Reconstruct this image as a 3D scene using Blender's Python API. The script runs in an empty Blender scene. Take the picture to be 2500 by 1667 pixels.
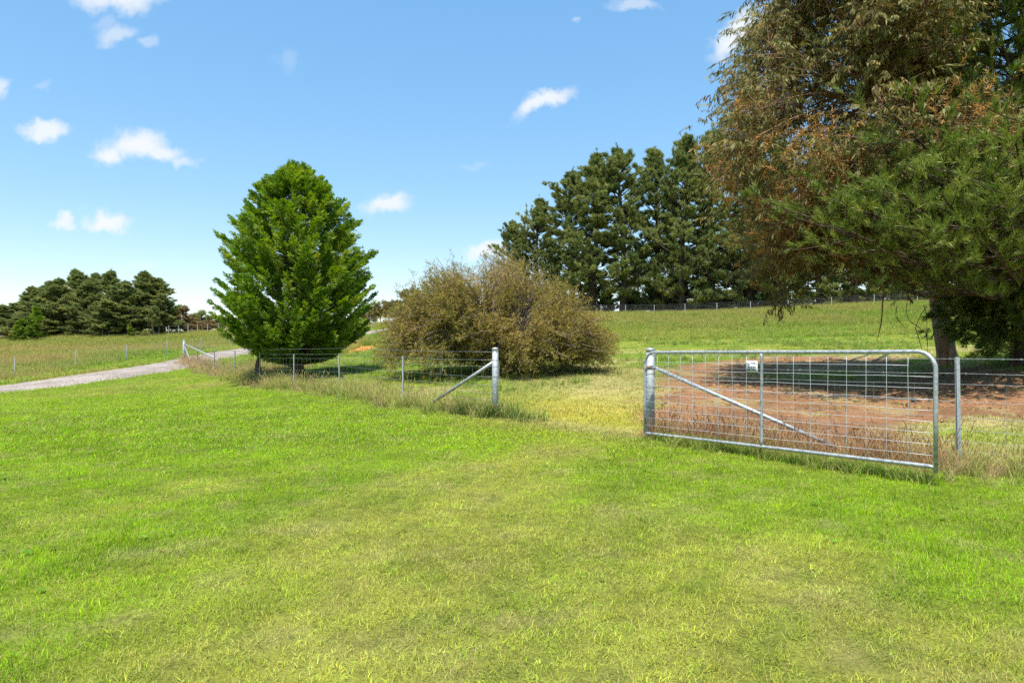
import bpy, math, random
import numpy as np
from math import radians as R, pi
from mathutils import Vector, Matrix

rng = np.random.default_rng(7)
random.seed(7)
sc = bpy.context.scene
COL = sc.collection

# ------------------------------------------------------------------ camera
F, CX, CY, H = 1640.0, 1250.0, 833.5, 1.4          # focal length in photo pixels, centre, eye height
cam_d = bpy.data.cameras.new('camera')
cam_d.sensor_width = 36.0
cam_d.lens = 36.0 * F / 2500.0
cam_d.clip_start = 0.05
cam_d.clip_end = 6000
cam = bpy.data.objects.new('camera', cam_d)
cam.location = (0, 0, H)
cam.rotation_euler = (R(90), 0, 0)
COL.objects.link(cam)
sc.camera = cam

# ------------------------------------------------------------------ sun, sky, exposure
SUN_AZ = R(196)        # clockwise from +Y: behind the camera and to its left
SUN_EL = R(69)
to_sun = Vector((math.sin(SUN_AZ) * math.cos(SUN_EL), math.cos(SUN_AZ) * math.cos(SUN_EL), math.sin(SUN_EL)))
sun_d = bpy.data.lights.new('sun', 'SUN')
sun_d.energy = 4.1
sun_d.angle = R(0.55)
sun_d.color = (1.0, 0.955, 0.87)
sun = bpy.data.objects.new('sun', sun_d)
sun.rotation_euler = (-to_sun).to_track_quat('-Z', 'Y').to_euler()
sun.location = (-20, -40, 60)
COL.objects.link(sun)

sc.view_settings.view_transform = 'Standard'
sc.view_settings.look = 'None'
sc.view_settings.gamma = 1.0
sc.view_settings.exposure = 0.95
sc.view_settings.use_curve_mapping = False
sc.cycles.use_denoising = False
sc.cycles.use_adaptive_sampling = True
sc.cycles.adaptive_threshold = 0.02
sc.cycles.max_bounces = 6
sc.cycles.diffuse_bounces = 4
sc.cycles.glossy_bounces = 2
sc.cycles.transmission_bounces = 4
sc.cycles.transparent_max_bounces = 4
sc.cycles.sample_clamp_indirect = 4.0

world = bpy.data.worlds.new('World')
sc.world = world
world.use_nodes = True


def nodes_of(tree):
    tree.nodes.clear()
    def n(t, **kw):
        nd = tree.nodes.new(t)
        for k, v in kw.items():
            setattr(nd, k, v)
        return nd
    def l(a, b):
        tree.links.new(a, b)
    return n, l


def build_world():
    n, l = nodes_of(world.node_tree)
    out = n('ShaderNodeOutputWorld')
    bg = n('ShaderNodeBackground')
    sky = n('ShaderNodeTexSky', sky_type='NISHITA', sun_disc=False)
    sky.sun_elevation = SUN_EL
    sky.sun_rotation = SUN_AZ
    sky.altitude = 600
    sky.air_density = 1.0
    sky.dust_density = 0.3
    sky.ozone_density = 1.5
    bg.inputs['Strength'].default_value = 0.15
    # scattered fair-weather cumulus, laid out by direction (gnomonic u, v about north)
    tc = n('ShaderNodeTexCoord')
    sep = n('ShaderNodeSeparateXYZ'); l(tc.outputs['Generated'], sep.inputs[0])
    ay = n('ShaderNodeMath', operation='ABSOLUTE'); l(sep.outputs['Y'], ay.inputs[0])
    ay2 = n('ShaderNodeMath', operation='MAXIMUM'); l(ay.outputs[0], ay2.inputs[0]); ay2.inputs[1].default_value = 0.05
    u = n('ShaderNodeMath', operation='DIVIDE'); l(sep.outputs['X'], u.inputs[0]); l(ay2.outputs[0], u.inputs[1])
    v = n('ShaderNodeMath', operation='DIVIDE'); l(sep.outputs['Z'], v.inputs[0]); l(ay2.outputs[0], v.inputs[1])
    uv = n('ShaderNodeCombineXYZ'); l(u.outputs[0], uv.inputs[0]); l(v.outputs[0], uv.inputs[1])
    noi = n('ShaderNodeTexNoise'); noi.inputs['Scale'].default_value = 17.0; noi.inputs['Detail'].default_value = 6.0
    noi.inputs['Roughness'].default_value = 0.6
    l(uv.outputs[0], noi.inputs['Vector'])
    sub = n('ShaderNodeVectorMath', operation='SUBTRACT'); l(noi.outputs['Color'], sub.inputs[0]); sub.inputs[1].default_value = (0.5, 0.5, 0.5)
    scl = n('ShaderNodeVectorMath', operation='SCALE'); l(sub.outputs[0], scl.inputs[0]); scl.inputs['Scale'].default_value = 0.072
    flat = n('ShaderNodeVectorMath', operation='MULTIPLY'); l(scl.outputs[0], flat.inputs[0]); flat.inputs[1].default_value = (1, 1, 0)
    dv = n('ShaderNodeVectorMath', operation='ADD'); l(uv.outputs[0], dv.inputs[0]); l(flat.outputs[0], dv.inputs[1])
    clouds = [  # px, py, half width, half height, tilt degrees, strength
        (285, -6, 115, 40, 0, 0.95), (250, 62, 38, 22, 0, .25), (285, 84, 62, 24, 6, .55), (365, 110, 18, 26, -70, .35),
        (2, 212, 24, 30, 0, .7), (98, 218, 26, 12, 20, .2), (105, 320, 66, 24, 6, .95),
        (262, 368, 44, 34, 0, 1.0), (340, 352, 82, 46, 0, 1.0), (392, 372, 68, 28, 0, .95), (458, 390, 34, 14, 0, .6),
        (264, 538, 62, 24, 0, 1.0), (152, 549, 34, 20, 0, .9), (943, 500, 56, 28, 8, .95),
        (1322, 254, 86, 24, 26, .95), (1800, 84, 90, 34, 45, 1.0), (1545, 8, 60, 16, 0, .5),
        (1186, 612, 46, 24, 0, 1.0), (1398, 44, 14, 9, 0, .35), (702, 150, 26, 44, 0, .16), (1150, 402, 40, 9, 0, .15),
        (330, 655, 60, 10, 0, .25),
        # beyond the frame, the same kind of sky
        (-520, 260, 110, 45, 5, 1.0), (-900, 520, 120, 30, 0, .9), (2900, 330, 110, 40, 8, 1.0), (3300, 560, 140, 34, 0, .9),
        (700, -420, 130, 60, 10, .9), (1900, -760, 190, 80, -8, .9),
    ]
    acc = None
    for (px, py, rx, ry, tilt, st) in clouds:
        mp = n('ShaderNodeMapping', vector_type='TEXTURE')
        mp.inputs['Location'].default_value = ((px - CX) / F, (CY - py) / F, 0)
        mp.inputs['Rotation'].default_value = (0, 0, R(tilt))
        mp.inputs['Scale'].default_value = (rx / F, ry / F, 1)
        l(dv.outputs[0], mp.inputs['Vector'])
        ln = n('ShaderNodeVectorMath', operation='LENGTH'); l(mp.outputs[0], ln.inputs[0])
        mr = n('ShaderNodeMapRange', interpolation_type='SMOOTHSTEP')
        mr.inputs['From Min'].default_value = 1.3; mr.inputs['From Max'].default_value = 0.3
        mr.inputs['To Min'].default_value = 0.0; mr.inputs['To Max'].default_value = st * .92
        l(ln.outputs['Value'], mr.inputs['Value'])
        if acc is None:
            acc = mr.outputs[0]
        else:
            mx = n('ShaderNodeMath', operation='MAXIMUM'); l(acc, mx.inputs[0]); l(mr.outputs[0], mx.inputs[1]); acc = mx.outputs[0]
    mix = n('ShaderNodeMix', data_type='RGBA')
    hs = n('ShaderNodeHueSaturation'); hs.inputs['Hue'].default_value = 0.498; hs.inputs['Saturation'].default_value = 1.98; hs.inputs['Value'].default_value = 1.80; gm = n('ShaderNodeGamma'); gm.inputs[1].default_value = 0.44; l(sky.outputs[0], gm.inputs[0]); l(gm.outputs[0], hs.inputs['Color'])
    l(acc, mix.inputs['Factor']); l(hs.outputs[0], mix.inputs['A'])
    mix.inputs['B'].default_value = (3.3, 3.4, 3.5, 1)
    l(mix.outputs['Result'], bg.inputs['Color'])
    l(bg.outputs[0], out.inputs[0])
    world.cycles.sampling_method = 'MANUAL'
    world.cycles.sample_map_resolution = 512


build_world()

# ------------------------------------------------------------------ small numpy toolbox


def smooth(a, b, x):
    t = np.clip((np.asarray(x, float) - a) / (b - a), 0, 1)
    return t * t * (3 - 2 * t)


def _hash(ix, iy, seed):
    h = (ix.astype(np.int64) * 374761393 + iy.astype(np.int64) * 668265263 + seed * 974634721) & 0x7fffffff
    h = ((h ^ (h >> 13)) * 1274126177) & 0x7fffffff
    return ((h ^ (h >> 16)) & 0xffff) / 65535.0


def vnoise(x, y, seed=0):
    x = np.asarray(x, float); y = np.asarray(y, float)
    ix = np.floor(x); iy = np.floor(y)
    fx = x - ix; fy = y - iy
    fx = fx * fx * (3 - 2 * fx); fy = fy * fy * (3 - 2 * fy)
    a = _hash(ix, iy, seed); b = _hash(ix + 1, iy, seed); c = _hash(ix, iy + 1, seed); d = _hash(ix + 1, iy + 1, seed)
    return (a * (1 - fx) + b * fx) * (1 - fy) + (c * (1 - fx) + d * fx) * fy


def fbm(x, y, seed=0, octaves=4):
    s = 0; a = 0.5; f = 1.0; t = 0
    for k in range(octaves):
        s = s + a * vnoise(x * f + 17.3 * k, y * f - 9.1 * k, seed + k)
        t += a; a *= 0.5; f *= 2.03
    return s / t


def in_poly(x, y, poly):
    x = np.asarray(x, float); y = np.asarray(y, float)
    inside = np.zeros(x.shape, bool)
    n = len(poly)
    for i in range(n):
        x1, y1 = poly[i][:2]; x2, y2 = poly[(i + 1) % n][:2]
        if y1 == y2:
            continue
        c = ((y1 > y) != (y2 > y)) & (x < (x2 - x1) * (y - y1) / (y2 - y1) + x1)
        inside ^= c
    return inside


def line_dist(x, y, pts):
    x = np.asarray(x, float); y = np.asarray(y, float)
    best = np.full(x.shape, 1e9)
    for (p, q) in zip(pts[:-1], pts[1:]):
        dx, dy = q[0] - p[0], q[1] - p[1]
        t = np.clip(((x - p[0]) * dx + (y - p[1]) * dy) / (dx * dx + dy * dy + 1e-9), 0, 1)
        best = np.minimum(best, np.hypot(x - p[0] - t * dx, y - p[1] - t * dy))
    return best


# ------------------------------------------------------------------ terrain: thin-plate surface through surveyed points
def at(px, py, d):
    return ((px - CX) * d / F, d, H - (py - CY) * d / F)


ctrl = [at(*p) for p in [
    (0, 1000, 16), (0, 950, 26), (200, 922, 28.5), (330, 902, 32), (440, 886, 37), (550, 864, 45),
    (36, 925, 33), (184, 903, 36), (308, 885, 40), (407, 873, 43),
    (200, 870, 47), (400, 845, 60), (0, 838, 62), (250, 825, 68), (545, 810, 78), (750, 800, 85), (920, 793, 90), (1200, 780, 88),
    (1467, 767, 80), (1600, 767, 78), (1832, 759, 76), (2134, 744, 74), (2450, 738, 72),
    (717, 918, 24), (860, 853, 47), (900, 830, 58), (912, 812, 68), (1210, 912, 22), (1450, 880, 27), (1500, 850, 34), (1500, 800, 54), (1520, 783, 64),
    (1800, 862, 28.5), (2000, 820, 42), (1900, 785, 58), (2305, 895, 19), (2450, 884, 16.5), (1800, 1000, 12.6), (2200, 930, 17), (2450, 1000, 11.2), (1700, 930, 18),
    (633, 941, 23), (828, 960, 17.9), (983, 990, 14.6), (572, 920, 26.5), (522, 912, 30), (481, 890, 34.5),
]] + [(0, 0, 0), (-5, 0, 0), (5, 0, 0), (0, 5, 0), (-4, 6, 0), (4, 5, 0), (-2, 9, 0), (1, 11, 0), (-.3, 12.6, 0), (2.04, 9.9, 0), (4.9, 7.4, 0),
      (-10, 10, -.08), (8, 5, .05), (0, -20, 0), (-30, -10, -.5), (30, -10, .3), (-60, 20, -1.2), (-60, 60, 1.0), (-80, 100, 1.0), (-40, 100, 2.0),
      (60, 10, 1.0), (60, 40, 3.2), (60, 75, 5.6), (50, 110, 5.6), (0, 115, 4.6), (20, 112, 4.9)]
ctrl = np.array(ctrl)


def _tps_fit(P, lam=0.02):
    n = len(P)
    d = np.hypot(P[:, None, 0] - P[None, :, 0], P[:, None, 1] - P[None, :, 1])
    K = np.where(d > 0, d * d * np.log(d + 1e-12), 0) + lam * n * np.eye(n)
    A = np.zeros((n + 3, n + 3))
    Q = np.c_[np.ones(n), P[:, :2]]
    A[:n, :n] = K; A[:n, n:] = Q; A[n:, :n] = Q.T
    return np.linalg.solve(A, np.r_[P[:, 2], 0, 0, 0])


_W = _tps_fit(ctrl)


def tz(x, y):
    x = np.asarray(x, float); y = np.asarray(y, float)
    shp = np.broadcast(x, y).shape
    X = np.broadcast_to(x, shp).ravel(); Y = np.broadcast_to(y, shp).ravel()
    xc = np.clip(X, -90, 80); yc = np.clip(Y, -30, 125)
    out = np.empty(X.size)
    for i in range(0, X.size, 40000):
        s = slice(i, i + 40000)
        d2 = (xc[s, None] - ctrl[None, :, 0]) ** 2 + (yc[s, None] - ctrl[None, :, 1]) ** 2
        k = 0.5 * d2 * np.log(d2 + 1e-12)
        out[s] = k @ _W[:len(ctrl)] + _W[-3] + _W[-2] * xc[s] + _W[-1] * yc[s]
    far = smooth(0, 400, np.hypot(X - xc, Y - yc))
    out = out * (1 - far) + (-14) * far
    return out.reshape(shp)


def relief(x, y):
    return (fbm(x * .9, y * .9, 101, 3) - .5) * .05 * smooth(70, 30, np.hypot(x, y))


def z1(x, y):
    return float(tz(np.array([x]), np.array([y]))[0])


def gp(px, py, dmin=2.5, dmax=120):
    """the ground point seen at a photo pixel"""
    ds = np.geomspace(dmin, dmax, 700)
    x = (px - CX) / F * ds
    zr = H - (py - CY) / F * ds
    below = np.nonzero(zr < tz(x, ds))[0]
    k = below[0] if len(below) else len(ds) - 1
    return (x[k], ds[k], float(tz(x[k:k + 1], ds[k:k + 1])[0]))


# ------------------------------------------------------------------ plan of the place (metres)
def P2(px, d):
    return ((px - CX) * d / F, d)


FENCE_A = [P2(1209, 12.6), P2(983, 14.6), P2(828, 17.9), P2(717, 20.2), P2(633, 23.0), P2(572, 26.5), P2(522, 30.0), P2(481, 34.5), P2(449, 38.0)]
POST_R = (2.04, 9.9)
FENCE_B = [POST_R, P2(2341, 7.4), (7.75, 4.85), (10.6, 2.3), (13.5, -0.4)]
FENCE_C = [(-29.0, 27.5), (-27.6, 30.2), P2(36, 33), P2(184, 36.3), P2(308, 40), P2(407, 43.5), P2(490, 48.5), P2(560, 54), P2(640, 60), P2(720, 66), P2(810, 70), (-17.0, 73.5), P2(908, 75), P2(935, 79)]
DRIVE = [(-33.0, 13.5), (-26.0, 19.5), (-21.6, 23.6), (-18.8, 27.2), (-17.75, 31), (-17.9, 35), (-18.5, 39.5), (-19.2, 44.5), (-19.5, 50), (-18.8, 57), (-16.8, 63.5), (-14.2, 68.5), (-10.5, 74), (-6, 80), (2, 92)]
GATE_H = (1.905, 9.62)
GATE_F = (4.10, 6.50)


def spline(pts, per=8):
    pts = np.array(pts, float)
    out = []
    for i in range(len(pts) - 1):
        p0 = pts[max(i - 1, 0)]; p1 = pts[i]; p2 = pts[i + 1]; p3 = pts[min(i + 2, len(pts) - 1)]
        for t in np.linspace(0, 1, per, endpoint=False):
            out.append(0.5 * ((2 * p1) + (-p0 + p2) * t + (2 * p0 - 5 * p1 + 4 * p2 - p3) * t * t + (-p0 + 3 * p1 - 3 * p2 + p3) * t ** 3))
    out.append(pts[-1])
    return np.array(out)


DRIVE_S = spline(DRIVE, 6)
DRIVE_W = 1.78
LAWN = [FENCE_A[0], *FENCE_A[1:], (-17.4, 39), (-16.2, 35), (-16, 31), (-17.3, 26.2), (-20.2, 22.2), (-24.6, 18), (-32, 11.5), (-60, -10), (-60, -40), (60, -40), (30, -14), *FENCE_B[::-1]]
DIRT = [gp(*p)[:2] for p in [(1596, 930), (1650, 893), (1760, 878), (1950, 868), (2200, 872), (2330, 893), (2500, 905)]] + [(22, 16), (20, 9.5)] + \
       [gp(*p)[:2] for p in [(2500, 1035), (2420, 1030), (2330, 1030), (2200, 1055), (2060, 1100), (1950, 1098), (1760, 1078), (1640, 1062), (1598, 1050)]]
SHADE_GRASS = gp(2080, 915)[:2]
ORANGE = [gp(*p)[:2] for p in [(808, 862), (850, 850), (900, 845), (930, 848), (905, 856), (850, 863)]]
TRACK = [gp(*p)[:2] for p in [(1480, 885), (1420, 920), (1370, 965), (1330, 1010), (1260, 1090), (1180, 1180)]] + [(0.1, 4.2), (0.6, 2.6), (1.0, 1.0)]
BOUND = FENCE_A[::-1] + [FENCE_B[0]] + FENCE_B[1:]


def poly_soft(x, y, poly, edge, seed, amp=1.0, freq=0.8):
    ins = in_poly(x, y, poly)
    d = line_dist(x, y, list(poly) + [poly[0]])
    sd = np.where(ins, d, -d) + (fbm(x * freq, y * freq, seed) - .5) * 2 * amp
    return smooth(-edge, edge, sd)


GREEN = np.array((.260, .430, .008)); DEEP = np.array((.140, .285, .008)); YEL = np.array((.410, .455, .060)); GOLD = np.array((.450, .400, .050))
STRAW = np.array((.50, .42, .19)); OLIVE = np.array((.275, .325, .050)); BROWNG = np.array((.42, .31, .115)); MEADOW = np.array((.195, .300, .030))
SOIL = np.array((.285, .148, .076)); SOIL_D = np.array((.200, .104, .054)); ORNG = np.array((.58, .215, .055))


def lerp(a, b, t):
    t = np.asarray(t)[..., None]
    return a * (1 - t) + b * t


def zones(x, y):
    z = {}
    z['lawn'] = in_poly(x, y, LAWN)
    z['drive'] = line_dist(x, y, DRIVE_S)
    z['dirt'] = np.where(z['lawn'], 0, poly_soft(x, y, DIRT, .45, 21, 1.1, 1.1))
    sx, sy = SHADE_GRASS
    z['dirt'] = z['dirt'] * (1 - .9 * np.exp(-((x - sx) / 2.1) ** 2 - ((y - sy) / 1.3) ** 2) * smooth(.35, .6, fbm(x * 1.2, y * 1.2, 35, 3)))
    z['orange'] = poly_soft(x, y, ORANGE, .3, 31, .5)
    z['track'] = line_dist(x, y, TRACK)
    z['bound'] = line_dist(x, y, BOUND)
    z['left'] = (x < -9 - (y - 30) * .12) & (y > 20) & ~z['lawn']
    return z


def cover(x, y, z):
    """albedo of what grows at a place"""
    # the mown lawn
    a = (-.40, -.915)
    al = x * a[0] + y * a[1]; ac = x * a[1] - y * a[0]
    streak = fbm(al * .16, ac * .95, 3, 4)
    big = fbm(x * .16 + 5, y * .16, 5, 3)
    mid = fbm(x * .8, y * .8, 9, 4)
    tr = np.exp(-(z['track'] / (1.15 + .05 * np.maximum(8 - y, 0) ** 1.2)) ** 2)
    yel = np.clip(.24 + (streak - .5) * 1.5 + (big - .5) * 1.0 + (mid - .5) * .9 + .55 * tr + .28 * smooth(7, 3, y) - .62 * np.exp(-((x + 6.5) / 5.5) ** 2 - ((y - 12) / 6) ** 2)
                  - .5 * np.exp(-((x - 4.6) / 2.6) ** 2 - ((y - 5.6) / 1.5) ** 2), 0, 1)
    c = lerp(GREEN, YEL, smooth(.12, .75, yel))
    c = lerp(c, DEEP, .5 * smooth(.56, .74, mid) * (1 - .6 * smooth(.3, .8, yel)))
    c = lerp(c, STRAW, .32 * smooth(.62, .78, fbm(x * 1.3 + 40, y * 1.3, 14, 4)) * smooth(.25, .7, yel))
    fine = fbm(x * 3.1, y * 3.1, 151, 3); fin2 = fbm(x * 5.3 + 8, y * 5.3, 161, 3)
    c = c * (.86 + .28 * smooth(.25, .75, fine))[..., None]
    c = lerp(c, DEEP * .9, .45 * smooth(.58, .74, fin2))
    c = lerp(c, DEEP, .36 * smooth(.58, .72, fbm(al * .5 + 3, ac * 1.9, 191, 4)))
    c = lerp(c, STRAW * .9, .40 * smooth(.62, .76, fbm(x * 4.1 - 5, y * 4.1, 171, 3)))
    gold = np.exp(-((x - 1.4) / 1.9) ** 2 - ((y - 13.0) / 3.2) ** 2)
    c = lerp(c, GOLD, .85 * gold)
    # the grazed paddock behind the gate
    p = lerp(OLIVE, MEADOW * .85, smooth(.42, .58, fbm(x * .35, y * .35, 51, 4)))
    p = lerp(p, STRAW, .75 * smooth(.50, .68, fbm(x * .45 + 9, y * .45, 61, 4)) * smooth(40, 22, y))
    p = lerp(p, GOLD, .9 * gold)
    p = lerp(p, STRAW, .7 * np.exp(-((x - 2.4) / 2.4) ** 2 - ((y - 19) / 4.5) ** 2))
    p = lerp(p, STRAW * .85, .62 * smooth(14, 9, y) * smooth(2.4, 3.4, x) * smooth(.30, .55, fbm(x * 1.1, y * 1.1, 141, 3)))
    up = smooth(30, 36, y) * (x > -8)
    hill = lerp(MEADOW, OLIVE, smooth(.35, .65, fbm(x * .25, y * .12, 71, 4)))
    hill = lerp(hill, BROWNG, .45 * smooth(44, 58, y) * smooth(.36, .58, fbm(x * .3, y * .1, 81, 4)))
    p = lerp(p, hill, up)
    # the long-grass paddock beyond the drive
    m = lerp(OLIVE, MEADOW, smooth(.45, .6, fbm(x * .12, y * .3, 91, 4)))
    band = smooth(.40, .62, fbm(x * .05 + 3, y * .22, 95, 4))
    m = lerp(m, BROWNG, .8 * band)
    m = lerp(m, np.array((.33, .31, .075)), .5 * smooth(52, 66, y))
    verge = np.exp(-((z['drive'] - 3.6) / 1.2) ** 2)
    m = lerp(m, DEEP * 1.2, .7 * verge)
    p = np.where(z['left'][..., None], m, p)
    c = np.where(z['lawn'][..., None], c, p)
    c = lerp(c, STRAW * .9, .5 * np.exp(-(z['bound'] / .45) ** 2))
    return c


# ------------------------------------------------------------------ mesh helpers
def mesh_np(name, verts, faces, attrs=None, mat=None, smooth_shade=False):
    """faces: list of int arrays (n,3) or (n,4)"""
    me = bpy.data.meshes.new(name)
    verts = np.asarray(verts, np.float32)
    faces = [np.asarray(f, np.int32) for f in faces if len(f)]
    me.vertices.add(len(verts))
    me.vertices.foreach_set('co', verts.ravel())
    if faces:
        loops = np.concatenate([f.ravel() for f in faces])
        sizes = np.concatenate([np.full(len(f), f.shape[1], np.int32) for f in faces])
        starts = np.concatenate([[0], np.cumsum(sizes)[:-1]]).astype(np.int32)
        me.loops.add(len(loops))
        me.loops.foreach_set('vertex_index', loops)
        me.polygons.add(len(sizes))
        me.polygons.foreach_set('loop_start', starts)
        if smooth_shade:
            me.polygons.foreach_set('use_smooth', np.ones(len(sizes), bool))
    for k, a in (attrs or {}).items():
        a = np.asarray(a, np.float32)
        if a.ndim == 1:
            at_ = me.attributes.new(k, 'FLOAT', 'POINT'); at_.data.foreach_set('value', a)
        elif a.shape[1] == 3:
            at_ = me.attributes.new(k, 'FLOAT_VECTOR', 'POINT'); at_.data.foreach_set('vector', a.ravel())
        else:
            at_ = me.attributes.new(k, 'FLOAT_COLOR', 'POINT'); at_.data.foreach_set('color', a.ravel())
    me.update(calc_edges=True)
    if mat:
        me.materials.append(mat)
    return me


def obj(name, me, parent=None, label=None, cat=None, group=None, kind=None, loc=None, rotz=None, scale=None):
    o = bpy.data.objects.new(name, me)
    COL.objects.link(o)
    if parent is not None:
        o.parent = parent
    if label: o['label'] = label
    if cat: o['category'] = cat
    if group: o['group'] = group
    if kind: o['kind'] = kind
    if loc is not None: o.location = loc
    if rotz is not None: o.rotation_euler = (0, 0, rotz)
    if scale is not None: o.scale = (scale,) * 3 if np.isscalar(scale) else scale
    return o


class Geo:
    """collects tubes, boxes and leaf copies into one mesh"""
    def __init__(self):
        self.v = []; self.q = []; self.t = []; self.r = []; self.n = 0

    def add(self, v, quads=None, tris=None, rnd=0.5):
        v = np.asarray(v, float)
        self.v.append(v)
        self.r.append(np.broadcast_to(np.asarray(rnd, float), (len(v),)))
        if quads is not None and len(quads): self.q.append(np.asarray(quads) + self.n)
        if tris is not None and len(tris): self.t.append(np.asarray(tris) + self.n)
        self.n += len(v)

    def tube(self, pts, rad, k=6, caps=True, rnd=0.5):
        pts = np.asarray(pts, float); m = len(pts)
        rad = np.broadcast_to(np.asarray(rad, float), (m,))
        tg = np.gradient(pts, axis=0)
        tg /= np.linalg.norm(tg, axis=1)[:, None] + 1e-12
        ref = np.eye(3)[int(np.argmin(np.abs(tg).max(axis=0)))]
        a = np.cross(tg, ref); a /= np.linalg.norm(a, axis=1)[:, None] + 1e-12
        b = np.cross(tg, a)
        th = np.arange(k) * 2 * pi / k
        ring = a[:, None, :] * np.cos(th)[None, :, None] + b[:, None, :] * np.sin(th)[None, :, None]
        v = (pts[:, None, :] + ring * rad[:, None, None]).reshape(-1, 3)
        i = np.arange(m - 1)[:, None] * k; j = np.arange(k)[None, :]; j2 = (j + 1) % k
        q = np.stack([i + j, i + j2, i + k + j2, i + k + j], -1).reshape(-1, 4)
        t = []
        if caps and k > 2:
            v = np.vstack([v, pts[0], pts[-1]])
            c0, c1 = m * k, m * k + 1
            for jj in range(k):
                t.append((c0, (jj + 1) % k, jj)); t.append((c1, (m - 1) * k + jj, (m - 1) * k + (jj + 1) % k))
        self.add(v, q, t, rnd)

    def box(self, c, s, M=None):
        c = np.array(c, float); s = np.array(s, float) / 2
        v = np.array([(x, y, z) for x in (-1, 1) for y in (-1, 1) for z in (-1, 1)], float) * s
        if M is not None:
            v = v @ np.array(M).T
        self.add(v + c, [(0, 1, 3, 2), (4, 6, 7, 5), (0, 4, 5, 1), (2, 3, 7, 6), (0, 2, 6, 4), (1, 5, 7, 3)])

    def copies(self, proto, pos, rot, scale, rnd):
        pv, pf = proto
        pos = np.asarray(pos, float); rot = np.asarray(rot, float)
        scale = np.broadcast_to(np.asarray(scale, float), (len(pos),))
        v = np.einsum('nij,mj->nmi', rot, pv) * scale[:, None, None] + pos[:, None, :]
        f = pf[None, :, :] + (np.arange(len(pos)) * len(pv))[:, None, None]
        self.add(v.reshape(-1, 3), None, f.reshape(-1, 3), np.repeat(rnd, len(pv)))

    def mesh(self, name, mat, smooth_shade=False):
        v = np.vstack(self.v)
        fs = []
        if self.q: fs.append(np.vstack(self.q))
        if self.t: fs.append(np.vstack(self.t))
        return mesh_np(name, v, fs, {'rnd': np.concatenate(self.r)}, mat, smooth_shade)


def frames(d, up=None, roll=None):
    """(n,3) directions -> rotations whose Y column is the direction, Z near up"""
    d = np.asarray(d, float); d = d / (np.linalg.norm(d, axis=1)[:, None] + 1e-12)
    if up is None:
        up = np.tile((0, 0, 1.0), (len(d), 1))
    x = np.cross(d, up); bad = np.linalg.norm(x, axis=1) < 1e-3
    x[bad] = (1, 0, 0)
    x /= np.linalg.norm(x, axis=1)[:, None]
    z = np.cross(x, d)
    if roll is not None:
        c = np.cos(roll)[:, None]; s = np.sin(roll)[:, None]
        x, z = x * c + z * s, z * c - x * s
    return np.stack([x, d, z], -1)


def unit(v):
    v = np.asarray(v, float)
    return v / (np.linalg.norm(v, axis=-1, keepdims=True) + 1e-12)


# ------------------------------------------------------------------ materials
def new_mat(name):
    m = bpy.data.materials.new(name)
    m.use_nodes = True
    n, l = nodes_of(m.node_tree)
    out = n('ShaderNodeOutputMaterial')
    return m, n, l, out


def pbr(n, rough=.6, spec=.3, metal=0.0):
    b = n('ShaderNodeBsdfPrincipled')
    b.inputs['Roughness'].default_value = rough
    b.inputs['Specular IOR Level'].default_value = spec
    b.inputs['Metallic'].default_value = metal
    return b


def ramp(n, stops):
    r = n('ShaderNodeValToRGB')
    e = r.color_ramp.elements
    while len(e) < len(stops):
        e.new(0.5)
    for k, (p, c) in enumerate(stops):
        e[k].position = p
        e[k].color = (*c, 1)
    return r


def foliage_mat(name, stops, trans=.3, rough=.55, spec=.25):
    m, n, l, out = new_mat(name)
    a = n('ShaderNodeAttribute', attribute_name='rnd')
    r = ramp(n, stops); l(a.outputs['Fac'], r.inputs[0])
    b = pbr(n, rough, spec); l(r.outputs[0], b.inputs['Base Color'])
    t = n('ShaderNodeBsdfTranslucent')
    hs = n('ShaderNodeHueSaturation'); hs.inputs['Value'].default_value = 1.25; hs.inputs['Saturation'].default_value = 1.1
    l(r.outputs[0], hs.inputs['Color']); l(hs.outputs[0], t.inputs['Color'])
    mx = n('ShaderNodeMixShader'); mx.inputs[0].default_value = trans
    l(b.outputs[0], mx.inputs[1]); l(t.outputs[0], mx.inputs[2]); l(mx.outputs[0], out.inputs[0])
    return m


def bark_mat(name, c1, c2, c3, scale=9.0, stretch=6.0, bump=.6):
    m, n, l, out = new_mat(name)
    tc = n('ShaderNodeTexCoord')
    mp = n('ShaderNodeMapping'); mp.inputs['Scale'].default_value = (1, 1, 1 / stretch); l(tc.outputs['Object'], mp.inputs[0])
    no = n('ShaderNodeTexNoise'); no.inputs['Scale'].default_value = scale; no.inputs['Detail'].default_value = 6; no.inputs['Roughness'].default_value = .65
    l(mp.outputs[0], no.inputs['Vector'])
    r = ramp(n, [(.3, c1), (.52, c2), (.72, c3)]); l(no.outputs['Fac'], r.inputs[0])
    b = pbr(n, .9, .1); l(r.outputs[0], b.inputs['Base Color'])
    bp = n('ShaderNodeBump'); bp.inputs['Strength'].default_value = bump; bp.inputs['Distance'].default_value = .05
    l(no.outputs['Fac'], bp.inputs['Height']); l(bp.outputs[0], b.inputs['Normal'])
    l(b.outputs[0], out.inputs[0])
    return m


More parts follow.
